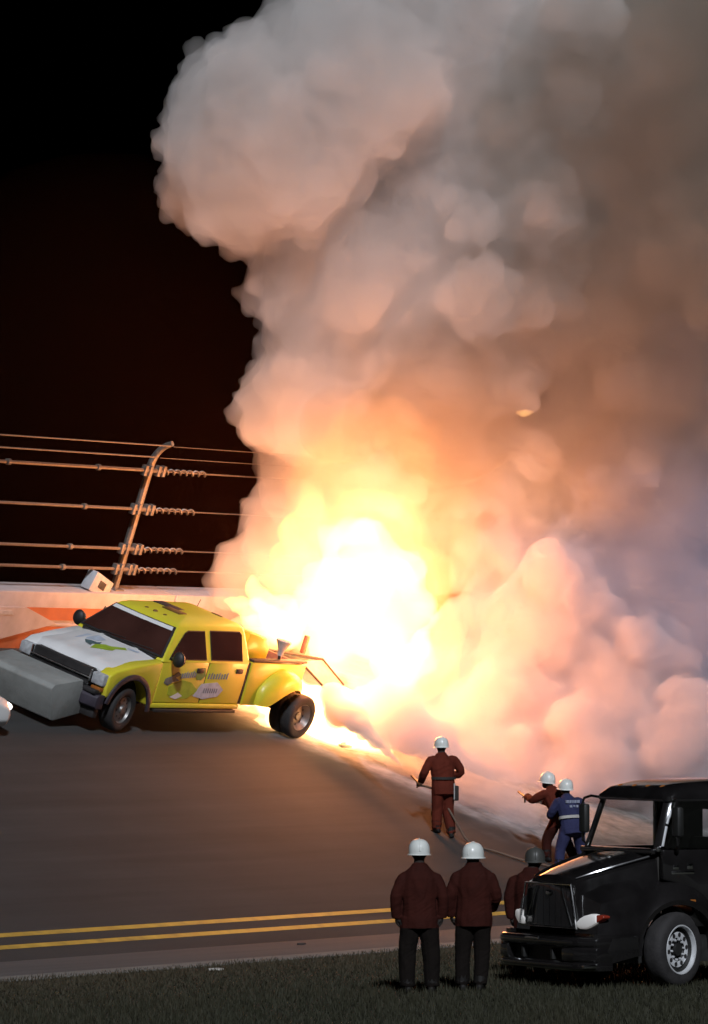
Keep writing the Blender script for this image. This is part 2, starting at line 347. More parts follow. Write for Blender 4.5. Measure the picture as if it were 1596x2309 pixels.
# front clip: fenders with wheel arches
fa = (0.91, 0.40); FR_ = 0.565
fender = [(0.26, 0.62)] + [(0.24, 0.80), (0.26, 1.0), (0.40, 1.08), (1.0, 1.19), (1.62, 1.27), (1.62, 0.50)] + arch(fa[0], fa[1], FR_, 10, 157)
for s in (1, -1):
    MX().prism(fender, s * 0.70, s * 0.955, 'y').build('front_fender', M_YEL if s > 0 else M_WHT, pk, bevel=0.035, bseg=3)
    o = MX(); ring_o = arch(fa[0], fa[1], FR_ + 0.075, 0, 168, 18); ring_i = arch(fa[0], fa[1], FR_ - 0.02, 0, 168, 18)
    o.prism(ring_o + ring_i[::-1], s * 0.95, s * 0.985, 'y').build('arch_flare', M_TRIM, pk, bevel=0.01)
MX().box((0.36, -0.70, 0.45), (1.6, 0.70, 1.0)).build('engine_bay', M_DARK, pk)
# hood: crowned sheet with two raised ribs
def grid(nx, ny, fn, thick=0.03):
    m = MX(); a = [[Vector(fn(i / nx, j / ny)) for i in range(nx + 1)] for j in range(ny + 1)]
    top = [p for r in a for p in r]; bot = [p - Vector((0, 0, thick)) for p in top]; k = (nx + 1) * (ny + 1)
    fs = []
    for j in range(ny):
        for i in range(nx):
            q = (j*(nx+1)+i, j*(nx+1)+i+1, (j+1)*(nx+1)+i+1, (j+1)*(nx+1)+i); fs.append(q); fs.append(tuple(k + t for t in q[::-1]))
    edge = [i for i in range(nx+1)] + [(j)*(nx+1)+nx for j in range(1, ny+1)] + [ny*(nx+1)+i for i in range(nx-1, -1, -1)] + [j*(nx+1) for j in range(ny-1, 0, -1)]
    for t in range(len(edge)): q, r = edge[t], edge[(t+1) % len(edge)]; fs.append((q, r, k + r, k + q))
    return m.add(top + bot, fs)
def hood_z(x, y): return 1.115 + (x - 0.33) * 0.155 - 0.045 * (y / 0.8) ** 4 - 0.16 * max(0, (0.52 - x) / 0.24) ** 2 * 0.55 + 0.016 * math.exp(-((abs(y) - 0.36) / 0.07) ** 2)
def hood_pt(s, t):
    x = 0.28 + 1.52 * s + 0.05 * (1 - s) * (2 * t - 1) ** 2; y = (2 * t - 1) * (0.875 - 0.04 * s); return (x, y, hood_z(x, y))
hood = grid(18, 18, hood_pt).build('hood', M_WHT, pk, smooth=True)
def hood_decal(name, pts, m):
    c = [sum(p[k] for p in pts) / len(pts) for k in (0, 1)]
    q = [(x, y, hood_z(x, y) + 0.006) for x, y in pts]; mx_ = MX(); mx_.add(q + [(c[0], c[1], hood_z(*c) + 0.007)], [(i, (i + 1) % len(q), len(q)) for i in range(len(q))]); mx_.build(name, m, hood)
hood_decal('hood_decal', [(0.78, 0.02), (1.0, -0.06), (1.16, 0.02), (1.2, 0.14), (1.36, 0.30), (1.28, 0.40), (1.16, 0.26), (1.02, 0.30), (0.9, 0.12)], M_DGREEN)
hood_decal('hood_decal', [(0.96, -0.48), (1.32, -0.50), (1.42, -0.30), (1.36, -0.12), (1.18, -0.16), (1.10, -0.28)], M_DBLUE)
hood_decal('hood_decal', [(0.92, -0.20), (1.02, -0.30), (1.10, -0.22), (1.12, -0.10), (1.2, -0.08), (1.08, -0.02), (0.98, -0.10), (0.88, -0.06)], M_DTEAL)
hood_decal('hood_decal', [(1.32, 0.36), (1.4, 0.34), (1.48, 0.52), (1.42, 0.54)], M_DBLUE)
# grille, bars, lamps, bumper
MX().box((0.16, -0.62, 0.74), (0.34, 0.62, 1.02)).build('grille', M_DARK, pk, bevel=0.02)
for z, hz_ in ((0.755, 0.012), (0.875, 0.020)): MX().box((0.125, -0.64, z - hz_), (0.17, 0.64, z + hz_)).build('grille_bar', M_CHROME, pk, bevel=0.01)
for s in (1, -1):
    hl = MX().box((0.15, s * 0.66 if s > 0 else -0.92, 0.80), (0.36, 0.92 if s > 0 else -0.66, 1.0)).build('headlight', M_HLENS, pk, bevel=0.03)
    MX().box((0.14, s * 0.70 if s > 0 else -0.90, 0.70), (0.34, 0.90 if s > 0 else -0.70, 0.775)).build('turn_signal', M_AMBER, hl, bevel=0.015)
    MX().box((0.128, s * 0.64 - 0.012, 0.72), (0.16, s * 0.64 + 0.012, 1.01)).build('lamp_divider', M_CHROME, hl)
MX().loft([[(0.02 + 0.10 * (abs(y) / 0.95) ** 3 + dx, y, z) for dx, z in ((0.0, 0.42), (-0.05, 0.46), (-0.05, 0.62), (0.0, 0.66), (0.16, 0.66), (0.16, 0.42))] for y in (-0.95, -0.8, -0.5, 0, 0.5, 0.8, 0.95)]).build('front_bumper', M_TRIM, pk, bevel=0.012)
MX().box((0.03, -0.9, 0.665), (0.2, 0.9, 0.73)).build('bumper_top_pad', M_DARK, pk, bevel=0.015)
MX().loft([[(0.06 + 0.10 * (abs(y) / 0.95) ** 3 + dx, y, z) for dx, z in ((0.0, 0.26), (0.0, 0.40), (0.12, 0.40), (0.12, 0.26))] for y in (-0.9, -0.5, 0, 0.5, 0.9)]).build('air_dam', M_DARK, pk, bevel=0.01)
# push bumper: a big foam block with chamfered lower nose on two arms
PBX = [(-0.80, 0.66), (-0.62, 0.13), (-0.52, 0.115), (0.15, 0.25), (-0.01, 0.83), (-0.74, 0.735)]
pb = MX().prism(PBX, -0.92, 0.65, 'y').build('push_bumper', M_GREYBOX, pk, bevel=0.02)
for s in (0.3, -0.5): MX().box((-0.05, s - 0.05, 0.3), (0.3, s + 0.05, 0.5)).build('mounting_arm', M_DARK, pb)
# cab lower body and doors
MX().prism([(1.62, 0.50), (4.10, 0.50), (4.12, 0.9), (4.10, 1.29), (1.62, 1.27)], -0.90, 0.90, 'y').build('cab_body', M_YEL, pk, bevel=0.03)
for s in (1, -1):
    for (a, b, nm) in ((1.63, 2.93, 'door'), (2.96, 4.06, 'door')):
        poly = [(a, 0.55), (b, 0.55), (b + (0.02 if b > 3 else 0), 0.9), (b, 1.295), (a, 1.28 if a < 2 else 1.29)]
        dr = MX().prism(poly, s * 0.86, s * 0.945, 'y').build(nm, M_YEL, pk, bevel=0.022, bseg=3)
        hx = b - 0.20; MX().box((hx - 0.11, s * 0.948 - 0.012, 1.09), (hx + 0.08, s * 0.948 + 0.022, 1.175)).build('handle', M_DARK, dr, bevel=0.02)
    MX().box((1.55, s * 0.955 - 0.1, 0.46), (4.1, s * 0.955, 0.545)).build('rocker_panel', M_YEL, pk, bevel=0.02)
    MX().prism([(1.7, 0.40), (4.0, 0.40), (4.0, 0.45), (1.7, 0.45)], s * 0.80, s * 0.99, 'y').build('running_board', M_DARK, pk, bevel=0.012)
for s in (1, -1):
    for x_ in (2.945, 1.622, 4.085): MX().box((x_ - 0.011, s * 0.90, 0.56), (x_ + 0.011, s * 0.932, 1.285)).build('panel_gap', M_DARK, pk)
MX().box((4.115, -0.93, 0.55), (4.15, 0.93, 1.28)).build('cab_gap', M_DARK, pk)
# greenhouse as a ring loft; the side planes are flat so that the panes lie on them
def plan(x0, x1, hw, z, rf=0.16, rr=0.10, bow=0.05):
    pts = []
    for (cx_, cy_, r, a0) in ((x1 - rr, hw - rr, rr, 0), (x0 + rf, hw - rf, rf, 90), (x0 + rf, -hw + rf, rf, 180), (x1 - rr, -hw + rr, rr, 270)):
        for k in range(6):
            a = R_(a0 + 18 * k); x = cx_ + r * math.cos(a); y = cy_ + r * math.sin(a)
            if a0 in (90, 180): x += bow * ((abs(y) / hw) ** 2 - 1) * (1 if x < x0 + rf else 0)
            pts.append((x, y, z))
    return pts
GH = [(1.58, 4.13, 0.95, 1.27), (1.62, 4.13, 0.925, 1.33), (1.86, 4.13, 0.799, 1.55), (2.10, 4.11, 0.673, 1.77), (2.16, 4.08, 0.64, 1.815), (2.30, 4.02, 0.58, 1.855), (2.60, 3.85, 0.44, 1.892), (2.9, 3.6, 0.2, 1.905)]
MX().loft([plan(a, b, h, z, min(0.05, h * .5), min(0.1, h * .4), 0.0) for a, b, h, z in GH]).build('cab_roof', M_YEL, pk, smooth=True, angle=50)
def side_y(z): return 0.925 - (z - 1.33) * (0.925 - 0.69) / 0.41
def side_pane(name, pts, s, m, off=0.008, t=0.006, parent=None):
    q = [(x, s * (side_y(z) + off), z) for x, z in pts]; q2 = [(x, y - s * t, z) for x, y, z in q]; n = len(q)
    return MX().add(q + q2, [tuple(range(n)), tuple(range(n, 2 * n))[::-1]] + [(i, (i + 1) % n, n + (i + 1) % n, n + i) for i in range(n)]).build(name, m, parent or pk)
for s in (1, -1):
    fw_ = [(1.78, 1.325), (2.82, 1.325), (2.88, 1.735), (2.42, 1.735), (2.32, 1.70), (2.02, 1.50)]; rw_ = [(2.98, 1.325), (3.86, 1.325), (3.94, 1.70), (3.90, 1.745), (3.06, 1.745)]
    for poly in (fw_, rw_):
        cx_ = sum(p[0] for p in poly) / len(poly); cz_ = sum(p[1] for p in poly) / len(poly)
        side_pane('window_frame', [(cx_ + (x - cx_) * 1.04, cz_ + (z - cz_) * 1.07) for x, z in poly], s, M_DARK, 0.004)
        side_pane('window', poly, s, M_GLASS, 0.012)
# windshield, sun banner, wipers
def ws(u_, v_, off=0.012):     # u_ across -1..1, v_ 0..1 up
    x = 1.62 + 0.48 * v_; z = 1.33 + 0.44 * v_; y = u_ * (0.905 - 0.24 * v_); x += -0.045 * (1 - u_ * u_)
    return (x - off * 0.7 - 0.004, y, z + off * 0.7)
def ws_patch(name, u0, u1, v0, v1, m, off): 
    n = 10; g = MX(); pts = [ws(u0 + (u1 - u0) * i / n, v, off) for v in (v0, v1) for i in range(n + 1)]
    return g.add(pts, [(i, i + 1, n + 2 + i, n + 1 + i) for i in range(n)]).build(name, m, pk, smooth=True)
ws_patch('windshield_seal', -1.0, 1.0, -0.02, 1.02, M_DARK, 0.010)
wsd = ws_patch('windshield', -0.95, 0.95, 0.03, 0.99, M_GLASS, 0.018)
ws_patch('windshield_banner', -0.94, 0.94, 0.86, 0.98, M_WHT, 0.024)
for a, b in ((-0.5, 0.1), (0.1, 0.75)): MX().tube([ws(a, 0.02, 0.035), ws(b, 0.10, 0.03)], 0.008, 5).build('wiper', M_DARK, pk)
MX().box((1.55, -0.80, 1.27), (1.70, 0.80, 1.315)).build('cowl', M_DARK, pk)
# roof panels and clearance lamps
def roof_z(x, y): return 1.905 - 0.06 * (abs(y) / 0.55) ** 2.5 - 0.05 * max(0, (2.7 - x) / 0.5) ** 2
for (x0, x1, y0, y1, m) in ((2.62, 2.84, -0.10, 0.28, M_DBROWN), (2.78, 3.06, -0.42, 0.06, M_TRIM), (3.75, 3.8, 0.12, 0.34, M_DBROWN)):
    c = ((x0 + x1) / 2, (y0 + y1) / 2)
    MX().prism([(x0, y0), (x1, y0), (x1, y1), (x0, y1)], roof_z(*c) - 0.02, roof_z(*c) + 0.012, 'z').build('roof_hatch', m, pk, bevel=0.008)
for y in (-0.5, -0.2, 0.0, 0.2, 0.5): MX().ball((2.33 + 0.08 * abs(y), y, 1.855 - 0.05 * abs(y)), (0.055, 0.045, 0.028), 10, 6).build('clearance_lamp', M_DBROWN, pk, smooth=True)
MX().tube([(3.9, -0.3, 1.86), (3.95, -0.3, 2.0)], 0.008, 5).build('antenna', M_DARK, pk)
# mirrors
for s in (1, -1):
    mi = MX().ball((1.80, s * 1.10, 1.36), (0.075, 0.12, 0.135), 12, 8).build('mirror', M_DARK, pk, smooth=True)
    MX().tube([(1.83, s * 0.90, 1.32), (1.82, s * 1.08, 1.34)], 0.035, 6).build('mirror_arm', M_DARK, mi)
    MX().ball((1.86, s * 1.10, 1.36), (0.03, 0.10, 0.11), 12, 8).build('mirror_glass', M_CHROME, mi, smooth=True)
# door artwork: swoosh, pale badge, strokes of lettering
def door_art(name, pts, m, off=0.0): return MX().prism(pts, 0.9465 + off, 0.952 + off, 'y').build(name, m, pk)
door_art('door_decal', [(1.80, 0.98), (1.95, 1.02), (2.12, 1.10), (2.22, 1.05), (2.08, 1.0), (2.2, 0.95), (2.02, 0.92), (1.9, 0.86), (1.78, 0.9)], M_DTEAL)
door_art('door_decal', [(1.95, 0.84), (2.3, 0.96), (2.55, 0.92), (2.8, 0.78), (2.55, 0.64), (2.2, 0.62), (1.98, 0.70)], M_DGREEN, 0.001)
door_art('door_decal', [(2.05, 0.66), (2.25, 0.74), (2.4, 0.68), (2.22, 0.62)], M_WHT, 0.003)
door_art('door_decal', [(2.70, 0.68), (2.86, 0.90), (3.3, 0.93), (3.52, 0.80), (3.40, 0.68), (3.0, 0.63)], M_DBLUE, 0.002)
door_art('door_decal', [(2.62, 1.06), (2.72, 1.16), (2.84, 1.18), (2.9, 1.04), (2.8, 0.96), (2.68, 0.97)], mat('green badge', (0.10, 0.26, 0.05), rough=0.5), 0.002)
M_DTEXT = mat('slate lettering', (0.16, 0.20, 0.26), rough=0.5, var=0.3)
for k, (x, zz) in enumerate([(2.22 + 0.06 * k, 1.03 + 0.004 * k) for k in range(7)] + [(2.98 + 0.075 * k, 1.03) for k in range(8)]):
    door_art('door_lettering', [(x, zz - 0.04), (x + 0.04, zz - 0.045), (x + 0.045, zz + 0.035 + 0.02 * (k % 3)), (x + 0.012, zz + 0.05)], M_DTEXT, 0.0025)
for k in range(7): x = 2.95 + 0.06 * k; door_art('door_lettering', [(x, 0.74), (x + 0.035, 0.735), (x + 0.04, 0.82), (x + 0.008, 0.825)], M_DTEXT, 0.004)
# bed: sides, floor, tailgate, dually flares
for s in (1, -1):
    MX().prism([(4.17, 0.53), (4.62, 0.53), (4.75, 0.75), (5.62, 0.82), (5.76, 0.9), (5.77, 1.27), (4.15, 1.31)], s * 0.88, s * 0.955, 'y').build('bed_side', M_YEL, pk, bevel=0.022)
    MX().box((4.15, s * 0.90 - 0.06, 1.30), (5.77, s * 0.90 + 0.06, 1.345)).build('bed_rail', M_DARK, pk, bevel=0.012)
    rings = []
    for k in range(15):                       # flare: a swollen hood over the dual wheels
        t = k / 14; x = 4.52 + 1.20 * t; top = 0.60 + 0.60 * math.sin(math.pi * min(1, 0.06 + t * 0.80)) ** 0.62; bulge = 0.26 * math.sin(math.pi * (0.10 + 0.82 * t)) ** 0.6
        bot = 0.55 if t < 0.16 else 0.55 + 0.32 * math.sin(math.pi * min(1, (t - 0.16) / 1.1)) 
        rings.append([(x, s * (0.93), bot), (x, s * (0.93 + bulge), bot + 0.01), (x, s * (0.93 + bulge * 1.04), bot + (top - bot) * 0.45), (x, s * (0.93 + bulge * 0.8), bot + (top - bot) * 0.82), (x, s * (0.93 + 0.05), top), (x, s * 0.93, top)])
    MX().loft(rings).build('rear_flare', M_YEL, pk, smooth=True, angle=60)
MX().box((4.15, -0.88, 0.72), (5.72, 0.88, 0.80)).build('bed_floor', M_DARK, pk)
MX().box((4.15, -0.88, 0.55), (4.20, 0.88, 1.32)).build('bed_headboard', M_YEL, pk)
MX().box((5.70, -0.88, 0.8), (5.76, 0.88, 1.27)).build('tailgate', M_ORANGERED, pk, bevel=0.015)
MX().prism([(4.30, 1.2), (5.02, 1.2), (5.05, 1.45), (4.9, 1.64), (4.34, 1.72)], -0.75, 0.62, 'y').build('equipment_box', M_YEL, pk, bevel=0.05)
MX().box((1.6, -0.55, 0.42), (5.9, -0.40, 0.56)).build('frame_rail', M_DARK, pk); MX().box((1.6, 0.40, 0.42), (5.9, 0.55, 0.56)).build('frame_rail', M_DARK, pk)
# work lamp on the bed rail, loose sloping panel and burning post behind
wl = MX(); wl.lathe([(0, 0.0), (0.0, 0.05), (0.10, 0.06), (0.26, 0.14), (0.27, 0.13), (0.26, 0.0)], (5.05, 0.84, 1.40), (0.05, 0.0, 1), 14); wl.build('work_lamp', M_GREYSIGN, pk, smooth=True)
MX().tube([(5.05, 0.86, 1.33), (5.05, 0.84, 1.42)], 0.03, 6).build('lamp_stalk', M_DARK, pk)
TI = TRUCK_M.inverted()
pc = [TI @ at(x, y, d) for x, y, d in ((676, 1490, 96.9), (728, 1487, 97.7), (774, 1544, 98.0), (738, 1557, 97.2))]; pn_ = (pc[1] - pc[0]).cross(pc[3] - pc[0]).normalized() * 0.03
MB().add(pc + [p + pn_ for p in pc], [(0, 1, 2, 3), (7, 6, 5, 4), (0, 4, 5, 1), (1, 5, 6, 2), (2, 6, 7, 3), (3, 7, 4, 0)]).build('sloping_panel', M_PANEL, pk, bevel=0.008)
for a, b in ((1, 2), (0, 3)): MB().tube([pc[a], pc[b]], 0.022, 6).build('panel_rail', M_DARK, pk)
MB().tube([pc[0], pc[0].lerp(Vector((-5.70, 0.80, 1.30)), 1.0)], 0.03, 6).build('panel_hinge', M_DARK, pk); MB().tube([pc[1], Vector((-5.70, 0.0, 1.24))], 0.03, 6).build('panel_hinge', M_DARK, pk)
MX().tube([(6.45, 0.35, 1.30), (6.44, 0.36, 1.62)], 0.055, 8).build('light_post', M_ORANGERED, pk, bevel=0.01)
# wheels: tyre, rim with holes, hub
def wheel(c, s, r=0.385, w_=0.26, dish=0.06, steer=0.0, parent=None, dual=False, hub=M_RIM, name='wheel'):
    wobj = MX(); c = Vector(c); ax = Vector((math.sin(steer), s * math.cos(steer), 0))
    h = w_ / 2
    prof = [(-h * 0.8, r * 0.60), (-h, r * 0.72), (-h, r * 0.90), (-h * 0.8, r * 0.985), (-h * 0.4, r), (h * 0.4, r), (h * 0.8, r * 0.985), (h, r * 0.90), (h, r * 0.72), (h * 0.8, r * 0.60)]
    wobj.lathe(prof, c, ax, 36); ty = wobj.build(name, M_RUBBER, parent, smooth=True, angle=50)
    d = dish * (-1 if dual else 0.3)
    MX().lathe([(h * 0.80, r * 0.62), (h * 0.86, r * 0.60), (h * 0.55, r * 0.55), (h * 0.5 + d, r * 0.42), (h * 0.5 + d, r * 0.20), (h * 0.75 + d, r * 0.17), (h * 0.75 + d, 0.0)], c, ax, 32).build('rim', hub, ty, smooth=True)
    p = ax.orthogonal().normalized(); q = ax.cross(p)
    for k in range(8):
        a = 2 * math.pi * k / 8; cc = c + ax * (h * 0.5 + d + 0.004) + (p * math.cos(a) + q * math.sin(a)) * r * 0.40
        MX().lathe([(0.0, 0.0), (0.0, r * 0.062), (0.004, 0.0)], cc, ax, 8).build('vent_hole', M_DARK, ty)
    return ty
wheel((0.91, 0.80, 0.405), 1, steer=0.10, parent=pk); wheel((0.91, -0.80, 0.405), -1, parent=pk)
for s in (1, -1):
    wheel((5.80, s * 1.05, 0.385), s, w_=0.22, dual=True, parent=pk); wheel((5.80, s * 0.80, 0.385), s, w_=0.22, parent=pk)
MX().tube([(5.8, -1.0, 0.385), (5.8, 1.0, 0.385)], 0.07, 8).build('rear_axle', M_DARK, pk); MX().tube([(0.91, -0.8, 0.40), (0.91, 0.8, 0.40)], 0.06, 8).build('front_axle', M_DARK, pk)

# ================================================================== THE BLACK TRUCK AT THE RIGHT
BT_H = Vector((-0.883, -0.469, 0)); BT_L = Vector((0.469, -0.883, 0)); BT_O = Vector((2.20, 64.80, 0))
BT_M = Matrix(((BT_H.x, BT_L.x, 0, BT_O.x), (BT_H.y, BT_L.y, 0, BT_O.y), (0, 0, 1, 0), (0, 0, 0, 1)))
M_BLK = mat('black truck paint', (0.010, 0.009, 0.009), rough=0.16, var=0.3, scale=3, coat=0.8, spec=0.6)
M_BLK2 = mat('black textured plastic', (0.016, 0.016, 0.015), rough=0.5, var=0.3, scale=8)
M_WHEELC = mat('polished wheel', (0.72, 0.73, 0.74), rough=0.35, metal=0.3, var=0.1)
M_HEADL = emit_mat('lit headlight', (0.8, 0.78, 0.75), 0.18)
M_RED = mat('red marker lens', (0.26, 0.03, 0.015), rough=0.2, var=0.1)
M_SEAT = mat('dark cab lining', (0.02, 0.017, 0.014), rough=0.8, var=0.2)
def pane_mat(name, tint):
    m, t, nd, lk = new_mat(name); out = next(n for n in nd if n.type == 'OUTPUT_MATERIAL'); nd.remove(bsdf_of(m))
    tr = nd.new('ShaderNodeBsdfTransparent'); tr.inputs[0].default_value = (*tint, 1); gl = nd.new('ShaderNodeBsdfGlossy'); gl.inputs['Roughness'].default_value = 0.04
    lw = nd.new('ShaderNodeLayerWeight'); pw = nd.new('ShaderNodeMath'); pw.operation = 'POWER'; pw.inputs[1].default_value = 5.0; lk.new(lw.outputs['Facing'], pw.inputs[0]); fr = nd.new('ShaderNodeMath'); fr.operation = 'MULTIPLY_ADD'; fr.inputs[1].default_value = 0.8; fr.inputs[2].default_value = 0.05; lk.new(pw.outputs[0], fr.inputs[0]); mx = nd.new('ShaderNodeMixShader'); lk.new(fr.outputs[0], mx.inputs[0]); lk.new(tr.outputs[0], mx.inputs[1]); lk.new(gl.outputs[0], mx.inputs[2]); lk.new(mx.outputs[0], out.inputs['Surface'])
    return m
M_PANE = pane_mat('clear cab glass', (0.95, 0.96, 0.94))
bt = empty('black_truck', BT_M); tag(bt, 'glossy black heavy truck with chrome wheel parked on the grass at the right', 'truck')
# hood and fenders: lofted sections from the nose to the windshield
def hood_sec(b, hw, ztop, zside, wside, crown):
    pts = []
    for k in range(13):
        t = -1 + 2 * k / 12; y = t * hw
        pts.append((b, y, ztop - crown * abs(t) ** 2.6))
    return [(b, -wside, zside)] + pts + [(b, wside, zside)]
secs = [hood_sec(0.20, 0.52, 1.25, 0.72, 0.56, 0.10), hood_sec(0.25, 0.56, 1.35, 0.70, 0.66, 0.09), hood_sec(0.42, 0.64, 1.42, 0.70, 0.76, 0.10), hood_sec(0.75, 0.74, 1.53, 0.85, 0.84, 0.12), hood_sec(1.22, 0.84, 1.66, 0.95, 0.92, 0.13)]
bh = MX().loft(secs).build('hood', M_BLK, bt, smooth=True, angle=40)
for s in (1, -1):      # the raised line along each hood edge
    MX().tube([(0.28, s * 0.50, 1.315), (0.45, s * 0.58, 1.375), (0.75, s * 0.67, 1.465), (1.18, s * 0.77, 1.58)], [0.012, 0.018, 0.02, 0.02], 8).build('hood_rib', M_BLK, bh, smooth=True)
    # fender bulging over the wheel
    rings = []
    for k in range(17):
        a = R_(188 - 190 * k / 16); ri = 0.53; ro = 0.53 + 0.16 + 0.10 * math.sin(a) ** 2
        cx_, cz_ = 1.37, 0.47
        rings.append([(cx_ + ri * math.cos(a), s * 0.70, cz_ + ri * math.sin(a)), (cx_ + ri * math.cos(a), s * 1.12, cz_ + ri * math.sin(a)), (cx_ + (ri + 0.06) * math.cos(a), s * 1.14, cz_ + (ri + 0.06) * math.sin(a)), (cx_ + ro * math.cos(a), s * 1.0, cz_ + ro * math.sin(a)), (cx_ + ro * math.cos(a), s * 0.72, cz_ + (ro + 0.08) * math.sin(a))])
    MX().loft(rings).build('fender', M_BLK, bt, smooth=True, angle=50)
    # corner body between grille and wheel
    MX().loft([[(0.24, s * 0.55, 0.66), (0.30, s * 0.98, 0.66), (0.36, s * 0.96, 1.02), (0.28, s * 0.56, 1.14)], [(0.60, s * 0.55, 0.66), (0.62, s * 1.10, 0.66), (0.66, s * 1.02, 1.10), (0.60, s * 0.60, 1.32)], [(0.90, s * 0.6, 0.66), (0.88, s * 1.12, 0.66), (0.95, s * 0.98, 1.15), (0.95, s * 0.65, 1.40)]]).build('fender_nose', M_BLK, bt, smooth=True, angle=45)
    hl = MX(); 
    hl.loft([[(0.225 + 0.5 * (abs(y) - 0.62) ** 2 + dx, s * y, 0.77 + 0.22 * (y - 0.62) + dz * k_) for dx, dz in ((0, -0.085), (-0.012, -0.04), (-0.012, 0.03), (0, 0.07), (0.08, 0.085), (0.08, -0.09))] for y, k_ in ((0.62, 0.45), (0.68, 0.8), (0.76, 1.0), (0.84, 1.0), (0.91, 0.85), (0.97, 0.62))])
    h_ = hl.build('headlight', M_HEADL, bt, bevel=0.02, bseg=3)
    MX().loft([[(0.225 + 0.5 * (abs(y) - 0.62) ** 2 + dx, s * y, 0.77 + 0.22 * (y - 0.62) + dz * k_) for dx, dz in ((0, -0.085), (0, 0.07), (0.10, 0.085), (0.10, -0.09))] for y, k_ in ((0.972, 0.60), (1.02, 0.42), (1.07, 0.15))]).build('side_lens', M_RED, h_, bevel=0.01)
# grille: trapezoid frame, mesh bars
gz0, gz1 = 0.72, 1.24
MX().prism([(-0.70, gz0), (0.66, gz0), (0.52, gz1), (-0.56, gz1)], 0.225, 0.26, 'x').build('grille_back', M_BLK2, bt)
gr = MX(); gr.tube([(0.195, -0.71, gz0), (0.195, 0.66, gz0), (0.195, 0.53, gz1), (0.195, -0.57, gz1), (0.195, -0.71, gz0)], 0.012, 6); gr_o = gr.build('grille_frame', M_CHROME, bt)
for k in range(9): z = gz0 + 0.05 + 0.052 * k; hw = 0.61 - 0.12 * (z - gz0) / (gz1 - gz0); MX().box((0.205, -hw, z - 0.012), (0.222, hw, z + 0.012)).build('grille_bar', M_BLK2, gr_o)
for k in range(7): y = -0.42 + 0.14 * k; MX().box((0.200, y - 0.006, gz0 + 0.02), (0.206, y + 0.006, gz1 - 0.02)).build('grille_slat', M_BLK2, gr_o)
for s in (1, -1): MX().tube([(0.19, s * 0.55, gz0 + 0.03), (0.19, s * 0.30, gz1 - 0.04)], 0.007, 5).build('grille_strut', M_CHROME, gr_o)
MX().ball((0.185, 0, 1.13), (0.015, 0.07, 0.035), 12, 8).build('grille_badge', M_CHROME, bt, smooth=True)
# bumper with centre opening and step
def bump_ring(y, z0, z1, dep): 
    x = 0.02 + 0.22 * max(0, (abs(y) - 0.75) / 0.36) ** 2
    return [(x, y, z0), (x - 0.035, y, z0 + 0.03), (x - 0.035, y, z1 - 0.03), (x, y, z1), (x + dep, y, z1), (x + dep, y, z0)]
ys = (-1.11, -1.0, -0.88, -0.72, 0, 0.72, 0.88, 1.0, 1.11)
for s in (1, -1):     # skirt that carries the bumper line back to the wheel
    MX().loft([[(x, s * y, 0.24 + 0.05 * k), (x, s * (y + 0.02), 0.45), (x, s * (y + 0.01), 0.66), (x, s * (y - 0.10), 0.66), (x, s * (y - 0.10), 0.24 + 0.05 * k)] for k, (x, y) in enumerate(((0.20, 1.05), (0.36, 1.09), (0.55, 1.11), (0.78, 1.12)))]).build('side_skirt', M_BLK, bt, smooth=True, angle=50)
bb = MX().loft([bump_ring(y, 0.50, 0.62, 0.20) for y in ys]).build('bumper', M_BLK, bt, bevel=0.008)
MX().loft([bump_ring(y, 0.22, 0.33, 0.20) for y in ys]).build('bumper_lower', M_BLK, bb, bevel=0.008)
for s in (1, -1): MX().loft([bump_ring(s * y, 0.32, 0.51, 0.20) for y in (0.66, 0.88, 1.0, 1.11)]).build('bumper_end', M_BLK, bb, bevel=0.006)
MX().box((0.10, -0.68, 0.32), (0.14, 0.68, 0.51)).build('bumper_recess', M_BLK2, bb)
for y in (-0.35, 0.35): MX().box((0.02, y - 0.03, 0.34), (0.09, y + 0.03, 0.48)).build('tow_hook', M_BLK2, bb, bevel=0.01)
MX().box((-0.022, -0.22, 0.575), (-0.012, 0.10, 0.60)).build('bumper_trim', M_CHROME, bb, bevel=0.003)
MX().box((0.03, 1.06, 0.26), (0.20, 1.12, 0.30)).build('bumper_trim', M_CHROME, bb, bevel=0.005)
MX().tube([(0.30, 0.99, 0.63), (0.75, 1.13, 0.63)], 0.010, 5).build('fender_trim', M_CHROME, bt)
MX().box((0.3, -0.9, 0.30), (2.9, 0.9, 0.62)).build('chassis', M_BLK2, bt)
